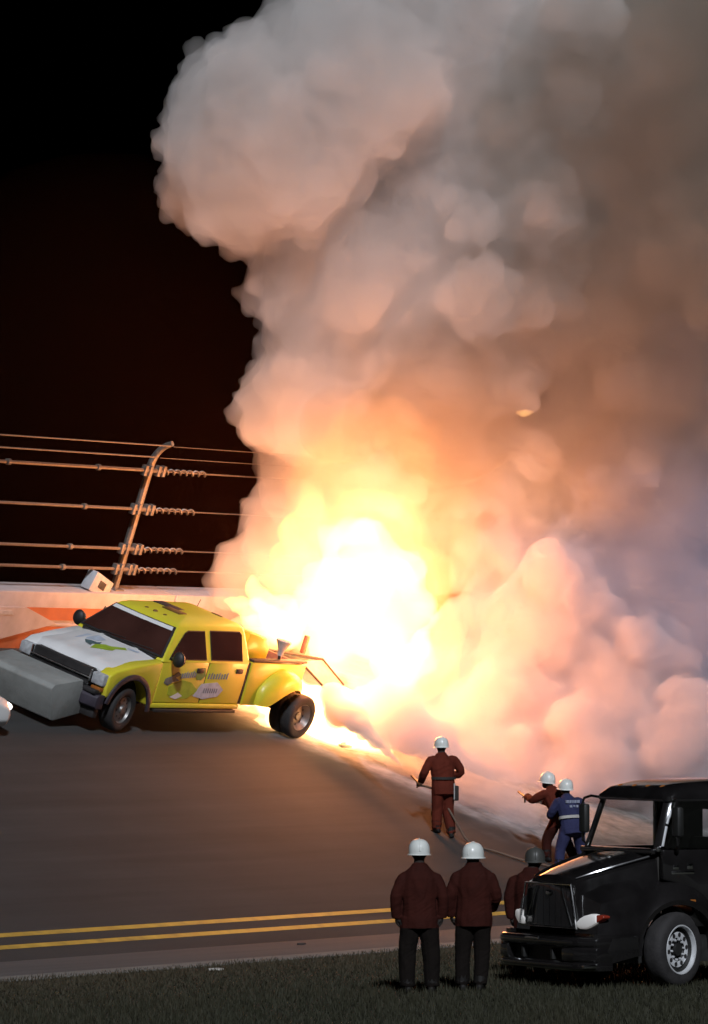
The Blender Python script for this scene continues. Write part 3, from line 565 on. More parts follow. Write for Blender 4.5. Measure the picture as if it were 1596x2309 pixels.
# cab: posts, sills, roof, back wall, so that one looks through the panes
def strut(name, pts, r, m=None, seg=6): return MX().tube(pts, r, seg).build(name, m or M_BLK, bt, smooth=True)
WB, WT = 1.20, 1.40; ZB, ZT = 1.66, 2.27
for s in (1, -1):
    ap = MX().loft([[(WB + dx, s * (0.86 + dy), ZB) for dx, dy in ((-0.03, -0.04), (0.07, 0.03), (0.09, -0.01), (0.02, -0.07))], [(WT + dx, s * (0.79 + dy), ZT) for dx, dy in ((-0.03, -0.04), (0.07, 0.03), (0.09, -0.01), (0.02, -0.07))]]).build('windshield_post', M_BLK, bt, bevel=0.012)
    MX().box((2.24, s * 0.90 - 0.05, 1.60), (2.36, s * 0.90 + 0.045, 2.26)).build('door_post', M_BLK, bt, bevel=0.02)
    dr = MX().prism([(1.30, 0.72), (2.34, 0.72), (2.34, 1.66), (1.22, 1.66), (1.22, 1.30), (1.55, 1.22), (1.85, 1.0)], s * 0.90, s * 0.985, 'y').build('door', M_BLK, bt, bevel=0.025)
    MX().box((2.06, s * 0.985 - 0.01, 1.44), (2.26, s * 0.985 + 0.03, 1.50)).build('handle', M_CHROME, dr, bevel=0.01)
    MX().prism([(1.30, 1.67), (2.26, 1.67), (2.26, 2.24), (1.47, 2.24)], s * 0.885 - 0.004, s * 0.885 + 0.004, 'y').build('side_window', M_PANE, bt)
    MX().box((2.36, s * 0.92 - 0.04, 0.72), (2.95, s * 0.92 + 0.04, 2.26)).build('cab_side', M_BLK, bt, bevel=0.03)
    MX().box((2.0, s * 0.7, 0.34), (2.7, s * 1.06, 0.60)).build('fuel_step', M_BLK2, bt, bevel=0.03) if s > 0 else MX().box((2.0, -1.06, 0.34), (2.7, -0.7, 0.60)).build('fuel_step', M_BLK2, bt, bevel=0.03)
    # mirror on a looped tube
    mr_ = strut('mirror_bracket', [(1.46, s * 0.86, 2.26), (1.38, s * 1.00, 2.28), (1.34, s * 1.10, 2.25), (1.32, s * 1.13, 2.15), (1.34, s * 1.13, 1.72), (1.38, s * 1.06, 1.66), (1.44, s * 0.97, 1.62)], 0.017)
    hd = MX().box((1.30, s * 1.11 - 0.07, 1.82), (1.39, s * 1.11 + 0.08, 2.18)).build('mirror_head', M_BLK2, mr_, bevel=0.03)
    if s > 0: MX().box((1.392, 1.06, 1.84), (1.396, 1.17, 2.16)).build('mirror_glass', M_CHROME, mr_)
# bright gutter strip up the near post
MX().tube([(WB + 0.06, 0.905, ZB + 0.04), (WB + 0.13, 0.88, ZB + 0.28)], 0.017, 6).build('gutter_strip', M_WHEELC, bt); MX().tube([(WB + 0.14, 0.877, ZB + 0.31), (WT + 0.06, 0.845, ZT - 0.04)], 0.017, 6).build('gutter_strip', M_WHEELC, bt)
MX().add([(WB, -0.84, ZB), (WB - 0.05, 0, ZB), (WB, 0.84, ZB), (WT, 0.77, ZT), (WT - 0.05, 0, ZT), (WT, -0.77, ZT)], [(0, 1, 4, 5), (1, 2, 3, 4)]).build('windshield', M_PANE, bt)
MX().box((1.13, -0.86, 1.60), (1.32, 0.86, 1.668)).build('cowl', M_BLK, bt, bevel=0.02)
rf = [plan(1.36, 2.97, 0.84, 2.24, 0.1, 0.1, 0.05), plan(1.36, 2.97, 0.85, 2.30, 0.12, 0.1, 0.05), plan(1.46, 2.95, 0.80, 2.40, 0.2, 0.15, 0.05), plan(1.70, 2.9, 0.66, 2.47, 0.25, 0.15, 0.05), plan(2.0, 2.8, 0.45, 2.50, 0.2, 0.15, 0.03)]
MX().loft(rf).build('cab_roof', M_BLK, bt, smooth=True, angle=50)
for y in (-0.5, -0.16, 0.16, 0.5): MX().ball((1.52, y, 2.41), (0.05, 0.035, 0.025), 10, 6).build('roof_marker', M_AMBER, bt, smooth=True)
MX().box((2.90, -0.9, 0.7), (2.96, 0.9, 1.70)).build('cab_back', M_BLK, bt); MX().box((2.90, -0.9, 2.1), (2.96, 0.9, 2.30)).build('cab_back', M_BLK, bt)
MX().box((1.22, -0.84, 1.15), (1.50, 0.84, 1.60)).build('dashboard', M_SEAT, bt, bevel=0.03)
for y in (0.42, -0.42):
    MX().prism([(2.05, 1.15), (2.55, 1.1), (2.75, 1.75), (2.62, 1.78), (2.42, 1.25), (2.05, 1.28)], y - 0.24, y + 0.24, 'y').build('seat', M_SEAT, bt, bevel=0.04)
stw = MX(); c_ = Vector((1.68, 0.42, 1.52)); ax_ = Vector((0.75, 0, 0.65)).normalized(); p_ = Vector((0, 1, 0)); q_ = ax_.cross(p_)
stw.tube([c_ + (p_ * math.cos(2*math.pi*k/20) + q_ * math.sin(2*math.pi*k/20)) * 0.2 for k in range(21)], 0.014, 6); stw.build('steering_wheel', M_SEAT, bt, smooth=True)
# side bits: marker lamp, badge, grab handle
MX().box((1.50, 1.105, 1.02), (1.60, 1.13, 1.06)).build('side_marker', M_AMBER, bt, bevel=0.01)
bd = MX().box((1.34, 0.955, 1.36), (1.66, 0.988, 1.40)).build('fender_badge', M_CHROME, bt, bevel=0.006)
MX().box((1.36, 0.957, 1.42), (1.44, 0.988, 1.47)).build('badge_letter', M_CHROME, bd, bevel=0.004); MX().box((1.56, 0.957, 1.42), (1.64, 0.988, 1.49)).build('badge_letter', M_CHROME, bd, bevel=0.004)
MX().box((1.17, 0.86, 1.63), (1.25, 0.93, 1.70)).build('hood_latch', M_CHROME, bt, bevel=0.02)
# front wheels turned towards the left of the truck
def big_wheel(c, s, steer, parent):
    r, w_ = 0.455, 0.27; ax = Vector((math.sin(steer), math.cos(steer), 0)) * s; h = w_ / 2; c = Vector(c)
    ty = MX().lathe([(-h, r * 0.62), (-h, r * 0.90), (-h * 0.75, r * 0.985), (-h * 0.3, r), (h * 0.3, r), (h * 0.75, r * 0.985), (h, r * 0.90), (h * 1.02, r * 0.78), (h, r * 0.68), (h * 0.9, r * 0.66)], c, ax, 40).build('wheel', M_RUBBER, parent, smooth=True, angle=50)
    MX().lathe([(h * 0.9, r * 0.67), (h * 1.0, r * 0.655), (h * 0.98, r * 0.625), (h * 0.6, r * 0.60)], c, ax, 40).build('rim_lip', M_WHEELC, ty, smooth=True)
    MX().lathe([(h * 0.6, r * 0.60), (h * 0.3, r * 0.56), (h * 0.45, r * 0.46), (h * 0.45, r * 0.30), (h * 0.2, r * 0.25), (h * 0.2, 0.0)], c, ax, 40).build('rim', M_BLK2, ty, smooth=True)
    MX().lathe([(h * 0.50, r * 0.47), (h * 0.54, r * 0.44), (h * 0.54, r * 0.33), (h * 0.50, r * 0.31)], c, ax, 40).build('rim_face', M_WHEELC, ty, smooth=True)
    p = ax.orthogonal().normalized(); q = ax.cross(p)
    for k in range(10):
        a = 2 * math.pi * k / 10; d = p * math.cos(a) + q * math.sin(a)
        MX().lathe([(0.0, 0.0), (0.0, r * 0.066), (0.004, 0.0)], c + ax * (h * 0.545) + d * r * 0.395, ax, 10).build('hand_hole', M_DARK, ty)
        MX().lathe([(0.0, r * 0.03), (0.03, r * 0.03), (0.032, 0.0)], c + ax * (h * 0.42) + d * r * 0.27, ax, 6).build('wheel_nut', M_WHEELC, ty)
    MX().lathe([(0, r * 0.18), (0.05, r * 0.16), (0.06, 0)], c + ax * (h * 0.3), ax, 16).build('hub', M_BLK2, ty, smooth=True)
    return ty
big_wheel((1.37, 0.96, 0.455), 1, R_(22), bt); big_wheel((1.37, -0.96, 0.455), -1, R_(22), bt)

# ================================================================== PEOPLE
from mathutils.kdtree import KDTree
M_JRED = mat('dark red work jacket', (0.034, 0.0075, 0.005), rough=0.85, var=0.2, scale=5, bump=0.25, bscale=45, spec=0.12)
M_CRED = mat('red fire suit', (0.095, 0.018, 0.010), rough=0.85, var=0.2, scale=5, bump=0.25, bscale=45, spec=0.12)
M_CBLUE = mat('navy blue fire suit', (0.028, 0.030, 0.075), rough=0.85, var=0.2, scale=5, bump=0.25, bscale=45, spec=0.12)
M_TROUS = mat('black work trousers', (0.0075, 0.0055, 0.0045), rough=0.9, var=0.25, scale=5, bump=0.25, bscale=45, spec=0.12)
M_BOOT = mat('black boots', (0.009, 0.008, 0.007), rough=0.6, var=0.2, spec=0.2)
M_GLOVE = mat('dark gloves', (0.022, 0.017, 0.014), rough=0.8, var=0.2)
M_SKIN = mat('skin', (0.30, 0.16, 0.11), rough=0.6, var=0.12, scale=10)
M_HAIR = mat('dark hair and hood', (0.02, 0.013, 0.010), rough=0.9, var=0.3, scale=20)
M_HELM = mat('white helmet', (0.70, 0.72, 0.68), rough=0.3, var=0.08, scale=6, coat=0.3, dirt=(0.35, 0.34, 0.30), dirt_amt=0.5)
M_STRAP = mat('pale webbing', (0.42, 0.40, 0.38), rough=0.8, var=0.15)
M_PRINT = mat('pale blue back print', (0.24, 0.26, 0.34), rough=0.8, var=0.3, scale=20)
M_HELMD = mat('scuffed grey helmet', (0.055, 0.055, 0.05), rough=0.4, var=0.2, scale=6)
def ell(c, rx, ry, tilt=None, n=14):
    c = Vector(c); M = tilt or Matrix.Identity(3)
    return [c + M @ Vector((rx * math.cos(2*math.pi*k/n), ry * math.sin(2*math.pi*k/n), 0)) for k in range(n)]
def limb(pts, rad, sub=4):
    """smooth path through joints with radii"""
    P_, R2 = [], []
    for k in range(len(pts) - 1):
        for j in range(sub):
            t = j / sub; P_.append(Vector(pts[k]).lerp(Vector(pts[k+1]), t)); R2.append(rad[k] + (rad[k+1] - rad[k]) * t)
    P_.append(Vector(pts[-1])); R2.append(rad[-1])
    for _ in range(1): P_ = [P_[0]] + [(P_[i-1] + P_[i] * 2 + P_[i+1]) / 4 for i in range(1, len(P_) - 1)] + [P_[-1]]
    return P_, R2
def hand_shells(wr, d, palm_n, grip, side):
    """palm, four unequal curled fingers and a thumb leaving the side of the palm near its base"""
    out = []; d = Vector(d).normalized(); pn = Vector(palm_n); pn = (pn - d * pn.dot(d)).normalized(); ac = d.cross(pn) * side   # ac points to the thumb side
    wr = Vector(wr); pc = wr + d * 0.05
    out.append(MB().ball(pc, (1, 1, 1), 12, 8, Matrix((ac * 0.046, d * 0.058, pn * 0.022)).transposed()))
    for k, ln in enumerate((0.072, 0.082, 0.076, 0.058)):
        b = wr + d * 0.09 + ac * (0.033 - 0.022 * k); p = [b - d * 0.03]; a = 0.0; q = b
        p.append(b)
        for seg in (0.46, 0.32, 0.22):
            a += grip * 0.9; q = q + (d * math.cos(a) + pn * math.sin(a)) * ln * seg; p.append(q)
        out.append(MB().tube(p, [0.011, 0.0115, 0.0105, 0.0098, 0.0085], 7))
    b = wr + d * 0.03 + ac * 0.035; dt = (ac * 0.7 + d * 0.6 + pn * 0.25 * (1 + grip)).normalized(); e = b + dt * 0.045; out.append(MB().tube([b - dt * 0.015, b, e, e + (dt * 0.4 + d * 0.7 + pn * 0.6 * grip).normalized() * 0.034], [0.014, 0.0135, 0.012, 0.009], 7))
    return out
def person(name, M, label, J, mats, helmet=M_HELM, bulk=1.0, head_turn=0.0, head_tilt=0.0, hem=0.80, group=None, jacket_hem=True, seed=0, grip=0.7, leg_bulk=1.0):
    """J: joints in the person's own frame (x right, y ahead, z up, feet near z = 0)"""
    root = empty(name, M); tag(root, label, 'person', group)
    J = {k: Vector(v) for k, v in J.items()}; shells = []            # (MB, material index)
    top, bot, glove, boot, skin = 0, 1, 2, 3, 4
    pel, che, nek = J['pelvis'], J['chest'], J['neck']; ax = (nek - pel).normalized()
    sh = (J['shR'] - J['shL']).normalized(); fw = ax.cross(sh) * -1
    if fw.y < 0 and abs(fw.y) > 0.3: fw = -fw
    tilt = Matrix((sh, fw, ax)).transposed()
    L = (nek - pel).length
    JH = -0.16 if jacket_hem else -0.05
    secs = [(-0.16 if jacket_hem else -0.05, 0.195, 0.150), (-0.06, 0.200, 0.150), (0.04, 0.192, 0.140), (0.30 * L, 0.188, 0.135), (0.55 * L, 0.205, 0.145), (0.76 * L, 0.205, 0.140), (0.86 * L, 0.180, 0.122), (0.94 * L, 0.135, 0.102), (1.00 * L, 0.098, 0.088), (1.06 * L, 0.078, 0.076)]
    t_ = MB(); t_.loft([ell(pel + ax * h, rx * bulk, ry * bulk, tilt) for h, rx, ry in secs]); shells.append((t_, top))
    p_ = MB(); p_.ball(pel + Vector((0, 0, -0.06)), (0.175 * leg_bulk, 0.135 * leg_bulk, 0.14), 14, 10); shells.append((p_, bot))
    for s in 'LR':
        a, r = limb([nek - ax * 0.075 + (J['sh' + s] - nek) * 0.45, J['sh' + s], J['el' + s], J['wr' + s]], [0.070 * bulk, 0.074 * bulk, 0.066 * bulk, 0.054 * bulk]); shells.append((MB().tube(a, r, 12), top))
        d = J.get('hd' + s, J['wr' + s] - J['el' + s]); pn = Vector((1 if s == 'L' else -1, 0.25, 0)) if abs(d.normalized().z) > 0.6 else Vector((0.1, 0.1, -1))
        for h in hand_shells(J['wr' + s] - d.normalized() * 0.015, d, pn, grip, 1 if s == 'L' else -1): shells.append((h, glove))
        a, r = limb([J['hip' + s], J['kn' + s], J['an' + s]], [0.118 * leg_bulk, 0.092 * leg_bulk, 0.078 * leg_bulk]); shells.append((MB().tube(a, r, 12), bot))
        f = (J.get('toe' + s, J['an' + s] + Vector((0, 0.2, 0))) - J['an' + s]); f = Vector((f.x, f.y, 0)).normalized(); an = J['an' + s]
        g0 = an.z - 0.085
        bt_ = MB(); sd = Vector((f.y, -f.x, 0))
        for_ = []
        for dd, hw, hh in ((-0.09, 0.036, 0.07), (-0.05, 0.045, 0.12), (0.03, 0.046, 0.12), (0.10, 0.05, 0.075), (0.16, 0.047, 0.055), (0.19, 0.028, 0.035)):
            c = an + f * dd; for_.append([Vector((c.x, c.y, g0)) + sd * (hw * math.cos(q)) + Vector((0, 0, hh * 0.5 + hh * 0.5 * math.sin(q))) for q in (2 * math.pi * k / 12 for k in range(12))])
        bt_.loft(for_); shells.append((bt_, boot)); shells.append((MB().tube([an + Vector((0, 0, 0.10)), an - Vector((0, 0, 0.03))], [0.058, 0.052], 10), boot))
    hc = J['head']; Hm = Matrix.Rotation(head_turn, 3, 'Z') @ Matrix.Rotation(head_tilt, 3, 'X')
    shells.append((MB().tube([nek - ax * 0.06, nek.lerp(hc, 0.6)], [0.075, 0.062], 10), skin))
    hd = MB(); hd.ball(hc, (0.078, 0.098, 0.115), 16, 12, Hm); shells.append((hd, skin))
    hd = MB(); hd.ball(hc + Hm @ Vector((0, 0.035, -0.065)), (0.055, 0.06, 0.06), 12, 8, Hm); shells.append((hd, skin))      # jaw
    hd = MB(); hd.tube([hc + Hm @ Vector((0, 0.088, 0.015)), hc + Hm @ Vector((0, 0.112, -0.028))], [0.010, 0.016], 6); shells.append((hd, skin))   # nose
    for s in (1, -1): hd = MB(); hd.ball(hc + Hm @ Vector((0.080 * s, -0.005, -0.01)), (0.012, 0.022, 0.032), 8, 6, Hm); shells.append((hd, skin))
    allm = MB(); lab = []
    for m_, k in shells: o = len(allm.v); allm.add(m_.v, m_.f); lab += [k] * len(m_.v)
    raw = allm.mesh(name, merge=0)
    me = voxel(raw, 0.0085, 6, 'body')
    kd = KDTree(len(allm.v))
    for i, v in enumerate(allm.v): kd.insert(v, i)
    kd.balance()
    # cloth creases: small ridged noise across the sleeves, back and legs
    vlab = []
    for v in me.vertices:
        _, i, _ = kd.find(v.co); k_ = lab[i]
        if k_ in (top, bot) and (v.co - pel).length < 0.32: k_ = top if (v.co - pel).dot(ax) > JH + 0.012 else bot
        vlab.append(k_)
    nrm = [v.normal.copy() for v in me.vertices]
    for v, nn, k in zip(me.vertices, nrm, vlab):
        if k in (top, bot):
            p = v.co; q = p + Vector((noise.noise(p * 3 + Vector((seed, 0, 0))), 0, noise.noise(p * 3 + Vector((0, seed, 5))))) * 0.12; a = noise.noise(Vector((q.x * 9 + seed, q.y * 9, q.z * 4 + q.x * 5))); b_ = 1 - 2 * abs(noise.noise(Vector((q.x * 7, q.y * 7 + seed, q.z * 13 - q.x * 9))))
            v.co = p + nn * (0.009 * a + 0.004 * b_)
    for pl in me.polygons:
        ks = [vlab[i] for i in pl.vertices]; pl.material_index = max(set(ks), key=ks.count); pl.use_smooth = True
    link('body', me, mats, root)
    # hard hat with brim, ridge and sweat band
    hm = MB(); R3 = Hm
    prof = []
    for k in range(10):
        a = k / 9 * math.pi / 2; prof.append((0.145 * math.sin(a) ** 0.9, 1.0 * math.cos(a) ** 0.75 if a < math.pi / 2 - 1e-6 else 0.0))
    rings = []
    for z_, r_ in [(-0.035, 1.0)] + [(z_, r_) for z_, r_ in prof]:
        rings.append([hc + R3 @ Vector((0.128 * max(r_, 0.02) * math.cos(2*math.pi*k/24), 0.148 * max(r_, 0.02) * math.sin(2*math.pi*k/24), 0.028 + z_)) for k in range(24)])
    hm.loft(rings); ho = hm.build('helmet', helmet, root, smooth=True, angle=60)
    br = MB(); br.loft([[hc + R3 @ Vector(((0.128 + e) * math.cos(2*math.pi*k/24), (0.148 + e + (0.035 if math.sin(2*math.pi*k/24) > 0.3 else 0)) * math.sin(2*math.pi*k/24), z_)) for k in range(24)] for e, z_ in ((-0.004, 0.0), (0.014, -0.012), (0.014, -0.018), (-0.006, -0.012))], cap=False); br.build('brim', helmet, ho, smooth=True)
    MB().tube([hc + R3 @ Vector((0, 0.150 * math.cos(a), 0.030 + 0.148 * math.sin(a))) for a in (math.pi * k / 12 for k in range(13))], 0.008, 6).build('ridge', helmet, ho, smooth=True)
    return root
def stance(hsp=0.12, sh=0.215, arm_out=0.07, seedx=0.0, arm_fwd=0.03, sway=0.0):
    return dict(pelvis=(sway, 0, 0.93), chest=(sway, 0, 1.22), neck=(sway, 0.01, 1.50), head=(sway, 0.035, 1.655),
                shL=(-sh + sway, 0, 1.365), shR=(sh + sway, 0, 1.365), elL=(-sh - arm_out, -0.03, 1.15), elR=(sh + arm_out, -0.03, 1.15), wrL=(-sh - arm_out * 0.8, arm_fwd, 0.90), wrR=(sh + arm_out * 0.8, arm_fwd, 0.90),
                hipL=(-0.095 + sway, 0, 0.90), hipR=(0.095 + sway, 0, 0.90), knL=(-hsp, 0.02, 0.49), knR=(hsp, 0.02, 0.49), anL=(-hsp, -0.02, 0.085), anR=(hsp, -0.02, 0.085), toeL=(-hsp - 0.04, 0.2, 0), toeR=(hsp + 0.04, 0.2, 0))
def stand(p, rz): return Matrix.Translation(p) @ Matrix.Rotation(rz, 4, 'Z')
RED_FF = [M_JRED, M_TROUS, M_GLOVE, M_BOOT, M_HAIR]
GRP = 'track safety crew in white helmets'
# two onlookers on the grass with their backs to us
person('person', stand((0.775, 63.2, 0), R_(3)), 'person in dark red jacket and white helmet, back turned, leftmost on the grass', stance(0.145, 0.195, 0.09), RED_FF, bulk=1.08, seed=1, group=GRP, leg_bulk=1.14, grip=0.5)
J = stance(0.105, 0.19, 0.06, sway=0.03, arm_fwd=0.06); J['head'] = Vector((0.02, 0.05, 1.60)); J['elR'] = (0.30, 0.02, 1.14); J['wrR'] = (0.24, 0.20, 0.98); J['knR'] = (0.13, 0.06, 0.49)
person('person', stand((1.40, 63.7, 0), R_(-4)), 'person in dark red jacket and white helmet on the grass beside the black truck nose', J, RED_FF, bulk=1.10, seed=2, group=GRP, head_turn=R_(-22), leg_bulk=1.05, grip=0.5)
# a third one half hidden behind the truck's nose
J = stance(0.13, 0.22, 0.06)
for k in ('pelvis', 'chest', 'neck', 'head', 'shL', 'shR', 'elL', 'elR', 'wrL', 'wrR', 'hipL', 'hipR'): J[k] = Vector(J[k]) + Vector((0.0, 0.06, -0.17))
for k in ('knL', 'knR'): J[k] = Vector(J[k]) + Vector((0, 0.12, -0.02))
J['head'] = J['head'] + Vector((0.03, 0.04, -0.04))
person('person', stand((2.20, 66.9, 0), R_(-20)), 'person in dark clothes and grey helmet half hidden behind the black truck grille', J, RED_FF, helmet=M_HELMD, bulk=1.1, seed=3, group=GRP, head_turn=R_(20))
# on the banking: feet follow the slope
def slope_dz(dx, dy, rz):
    wx = dx * math.cos(rz) - dy * math.sin(rz); wy = dx * math.sin(rz) + dy * math.cos(rz)
    return -(W.x * wx + W.y * wy) / W.z
def on_slope(J, rz, keys=('anL', 'anR')):
    for k in keys: v = Vector(J[k]); v.z = 0.085 + slope_dz(v.x, v.y, rz); J[k] = v
    return J
CR = [M_CRED, M_CRED, M_GLOVE, M_BOOT, M_HAIR]
# nozzle man in the middle: body turned towards the fire, both hands at the waist
rz = R_(22)
J = dict(pelvis=(0, 0, 0.86), chest=(-0.01, 0.02, 1.12), neck=(-0.02, 0.05, 1.385), head=(0.0, 0.10, 1.535), shL=(-0.215, 0.04, 1.315), shR=(0.195, 0.02, 1.315), elL=(-0.36, 0.02, 1.08), elR=(0.36, 0.0, 1.08), wrL=(-0.33, 0.22, 0.93), wrR=(0.16, 0.26, 1.0), hdL=(-0.05, 0.2, -0.1), hdR=(-0.25, 0.12, 0),
         hipL=(-0.09, 0, 0.84), hipR=(0.09, 0, 0.84), knL=(-0.10, 0.05, 0.47), knR=(0.10, 0.05, 0.44), anL=(-0.11, 0.05, 0.085), anR=(0.12, -0.06, 0.085), toeL=(-0.16, 0.3, 0), toeR=(0.2, 0.1, 0))
MIDP = T(7.56, 3.17)
mid = person('person', stand(MIDP, rz), 'person in red fire suit and white helmet spraying the fire, alone in mid track', on_slope(J, rz), CR, bulk=1.08, seed=4, group=GRP, head_turn=R_(-5), grip=1.1, jacket_hem=True, leg_bulk=1.05)
def ring_band(parent, c, rx, ry, h, m, name, tilt=None): return MB().loft([ell(Vector(c) + Vector((0, 0, dz)), rx, ry, tilt, 24) for dz in (-h / 2, h / 2)], cap=False).build(name, m, parent, smooth=True)
ring_band(mid, (0, 0.0, 0.99), 0.222, 0.170, 0.045, M_GLOVE, 'belt')
MB().box((0.17, -0.14, 0.60), (0.235, -0.05, 0.86)).build('pouch', M_GLOVE, mid, bevel=0.02); MB().box((0.13, -0.155, 0.62), (0.15, -0.135, 0.90)).build('strap', M_STRAP, mid, bevel=0.004)
# hose man leaning into his line, seen from his back and side
rz = R_(48)
J = dict(pelvis=(0, 0, 0.85), chest=(0, 0.10, 1.08), neck=(0, 0.22, 1.33), head=(0.02, 0.33, 1.46), shL=(-0.20, 0.19, 1.26), shR=(0.20, 0.19, 1.26), elL=(-0.27, 0.42, 1.14), elR=(0.26, 0.36, 1.05), wrL=(-0.14, 0.66, 1.20), wrR=(0.10, 0.52, 1.12), hdL=(0.12, 0.15, 0.03), hdR=(-0.12, 0.15, 0.03),
         hipL=(-0.10, 0, 0.83), hipR=(0.10, 0, 0.83), knL=(-0.16, 0.20, 0.46), knR=(0.16, 0.04, 0.44), anL=(-0.20, 0.16, 0.085), anR=(0.24, -0.22, 0.085), toeL=(-0.25, 0.4, 0), toeR=(0.32, 0.0, 0))
HOSEP = T(9.03, 1.58)
hm_ = person('person', stand(HOSEP, rz), 'person in dark red suit and white helmet aiming a hose beside the blue suit', on_slope(J, rz), [M_CRED, M_JRED, M_GLOVE, M_BOOT, M_HAIR], bulk=1.08, seed=5, group=GRP, grip=1.1, head_tilt=R_(8))
ring_band(hm_, (0, 0.05, 0.98), 0.215, 0.165, 0.05, M_STRAP, 'belt', Matrix.Rotation(R_(-20), 3, 'X'))
# man in blue behind him, holding the line, back print and pale belt
rz = R_(30)
J = dict(pelvis=(0, 0, 0.84), chest=(-0.01, 0.06, 1.08), neck=(-0.02, 0.15, 1.34), head=(0.0, 0.22, 1.485), shL=(-0.22, 0.12, 1.27), shR=(0.21, 0.10, 1.27), elL=(-0.31, 0.22, 1.03), elR=(0.34, 0.14, 1.02), wrL=(-0.16, 0.44, 1.02), wrR=(0.30, 0.34, 0.88), hdL=(0.12, 0.15, 0), hdR=(-0.1, 0.15, -0.05),
         hipL=(-0.10, 0, 0.82), hipR=(0.10, 0, 0.82), knL=(-0.20, 0.08, 0.44), knR=(0.22, 0.08, 0.44), anL=(-0.27, 0.02, 0.085), anR=(0.30, -0.05, 0.085), toeL=(-0.36, 0.2, 0), toeR=(0.4, 0.14, 0))
BLUEP = T(8.77, 1.18)
bl = person('person', stand(BLUEP, rz), 'person in navy blue fire suit with white belt and helmet, seen from behind', on_slope(J, rz), [M_CBLUE, M_CBLUE, M_GLOVE, M_BOOT, M_HAIR], bulk=1.1, seed=6, group=GRP, head_tilt=R_(5), grip=1.0)
ring_band(bl, (-0.01, 0.03, 0.985), 0.226, 0.172, 0.05, M_STRAP, 'belt', Matrix.Rotation(R_(-10), 3, 'X'))
for (a, b, z0, z1) in ((-0.15, -0.10, 1.24, 1.29), (-0.085, -0.05, 1.24, 1.29), (-0.035, 0.0, 1.24, 1.29), (0.015, 0.05, 1.24, 1.29), (0.065, 0.12, 1.24, 1.29), (-0.09, -0.04, 1.165, 1.205), (-0.02, 0.02, 1.165, 1.205), (0.04, 0.08, 1.165, 1.205)):
    yb = -0.080 + (z0 - 1.1) * 0.27
    MB().box((a, yb - 0.006, z0), (b, yb + 0.03, z1), Matrix.Translation((0, 0, 0))).build('back_lettering', M_PRINT, bl)

# ================================================================== HOSES, DEBRIS, THE CAR AT THE LEFT EDGE
M_HOSE = mat('pale fire hose', (0.13, 0.085, 0.06), rough=0.8, var=0.15, scale=9)
M_BRASS = mat('dull nozzle metal', (0.16, 0.13, 0.10), rough=0.4, metal=0.8, var=0.2)
def hose(label, hand, aim, run):
    hs = empty('fire_hose', Matrix.Translation(hand)); tag(hs, label, 'hose', 'hose lines held by the crew')
    a = Vector(aim).normalized()
    MB().tube([-a * 0.22, -a * 0.02, a * 0.05, a * 0.24, a * 0.30], [0.026, 0.03, 0.022, 0.019, 0.024], 10).build('nozzle', M_BRASS, hs, smooth=True)
    MB().tube([Vector((0, 0, 0)), Vector((0, 0, -0.11))], 0.016, 6).build('pistol_grip', M_BRASS, hs, smooth=True)
    P_ = [-a * 0.20] + [Vector(p) - Vector(hand) for p in run]; pts = []
    for k in range(len(P_) - 1):                       # Catmull-Rom through the run
        p0, p1, p2, p3 = P_[max(k-1, 0)], P_[k], P_[k+1], P_[min(k+2, len(P_)-1)]
        for j in range(8):
            t = j / 8; pts.append(0.5 * ((2 * p1) + (p2 - p0) * t + (2*p0 - 5*p1 + 4*p2 - p3) * t * t + (3*p1 - p0 - 3*p2 + p3) * t ** 3))
    pts.append(P_[-1]); MB().tube(pts, 0.019, 8).build('hose_line', M_HOSE, hs, smooth=True)
    return hs
m_hand = stand(MIDP, R_(22)) @ Vector((-0.36, 0.32, 0.93))
AIM_MID = (at(742, 1560, 97.0) - m_hand); hose('pale hose line running downhill from the lone person in mid track', m_hand, AIM_MID, [MIDP + Vector((-0.10, 0.1, 0.75)), MIDP + Vector((0.15, -0.05, 0.35)), T(7.75, 2.75, 0.03), T(7.9, 2.3, 0.03), T(8.3, 1.7, 0.03), T(9.6, 1.0, 0.03), T(11.5, 0.6, 0.03)])
h_hand = stand(HOSEP, R_(48)) @ Vector((-0.10, 0.74, 1.20))
AIM_HOSE = (at(1040, 1690, 96.0) - h_hand); hose('hose line held by the two crew beside the black truck', h_hand, AIM_HOSE, [stand(HOSEP, R_(48)) @ Vector((0.10, 0.50, 1.08)), stand(HOSEP, R_(48)) @ Vector((0.30, 0.0, 0.92)), stand(BLUEP, R_(30)) @ Vector((0.05, 0.50, 0.98)), stand(BLUEP, R_(30)) @ Vector((0.38, 0.28, 0.80)), T(9.4, 1.2, 0.03), T(10.6, 0.6, 0.03), T(13, 0.4, 0.03)])
M_DEB = mat('charred debris', (0.03, 0.022, 0.02), rough=0.8, var=0.4, scale=20)
def debris(label, p, M3, sizes, m=M_DEB):
    d = empty('debris', Matrix.Translation(p) @ M3.to_4x4()); tag(d, label, 'debris', 'scraps lying about the track')
    for k, (c, sz) in enumerate(sizes):
        rng = random.Random(k + int(p[0] * 100)); mb = MB(); mb.box([c[i] - sz[i] for i in range(3)], [c[i] + sz[i] for i in range(3)], Matrix.Rotation(rng.uniform(-0.5, 0.5), 4, 'Z') @ Matrix.Rotation(rng.uniform(-0.3, 0.3), 4, 'X')); mb.build('fragment', m, d, bevel=0.008)
SL = Matrix((U, V, W)).transposed()
debris('charred scrap in the flames below the rear wheel', T(10.75, 7.5, 0.02), SL, [((0, 0, 0), (0.14, 0.05, 0.02)), ((0.16, 0.05, 0.01), (0.07, 0.04, 0.03))])
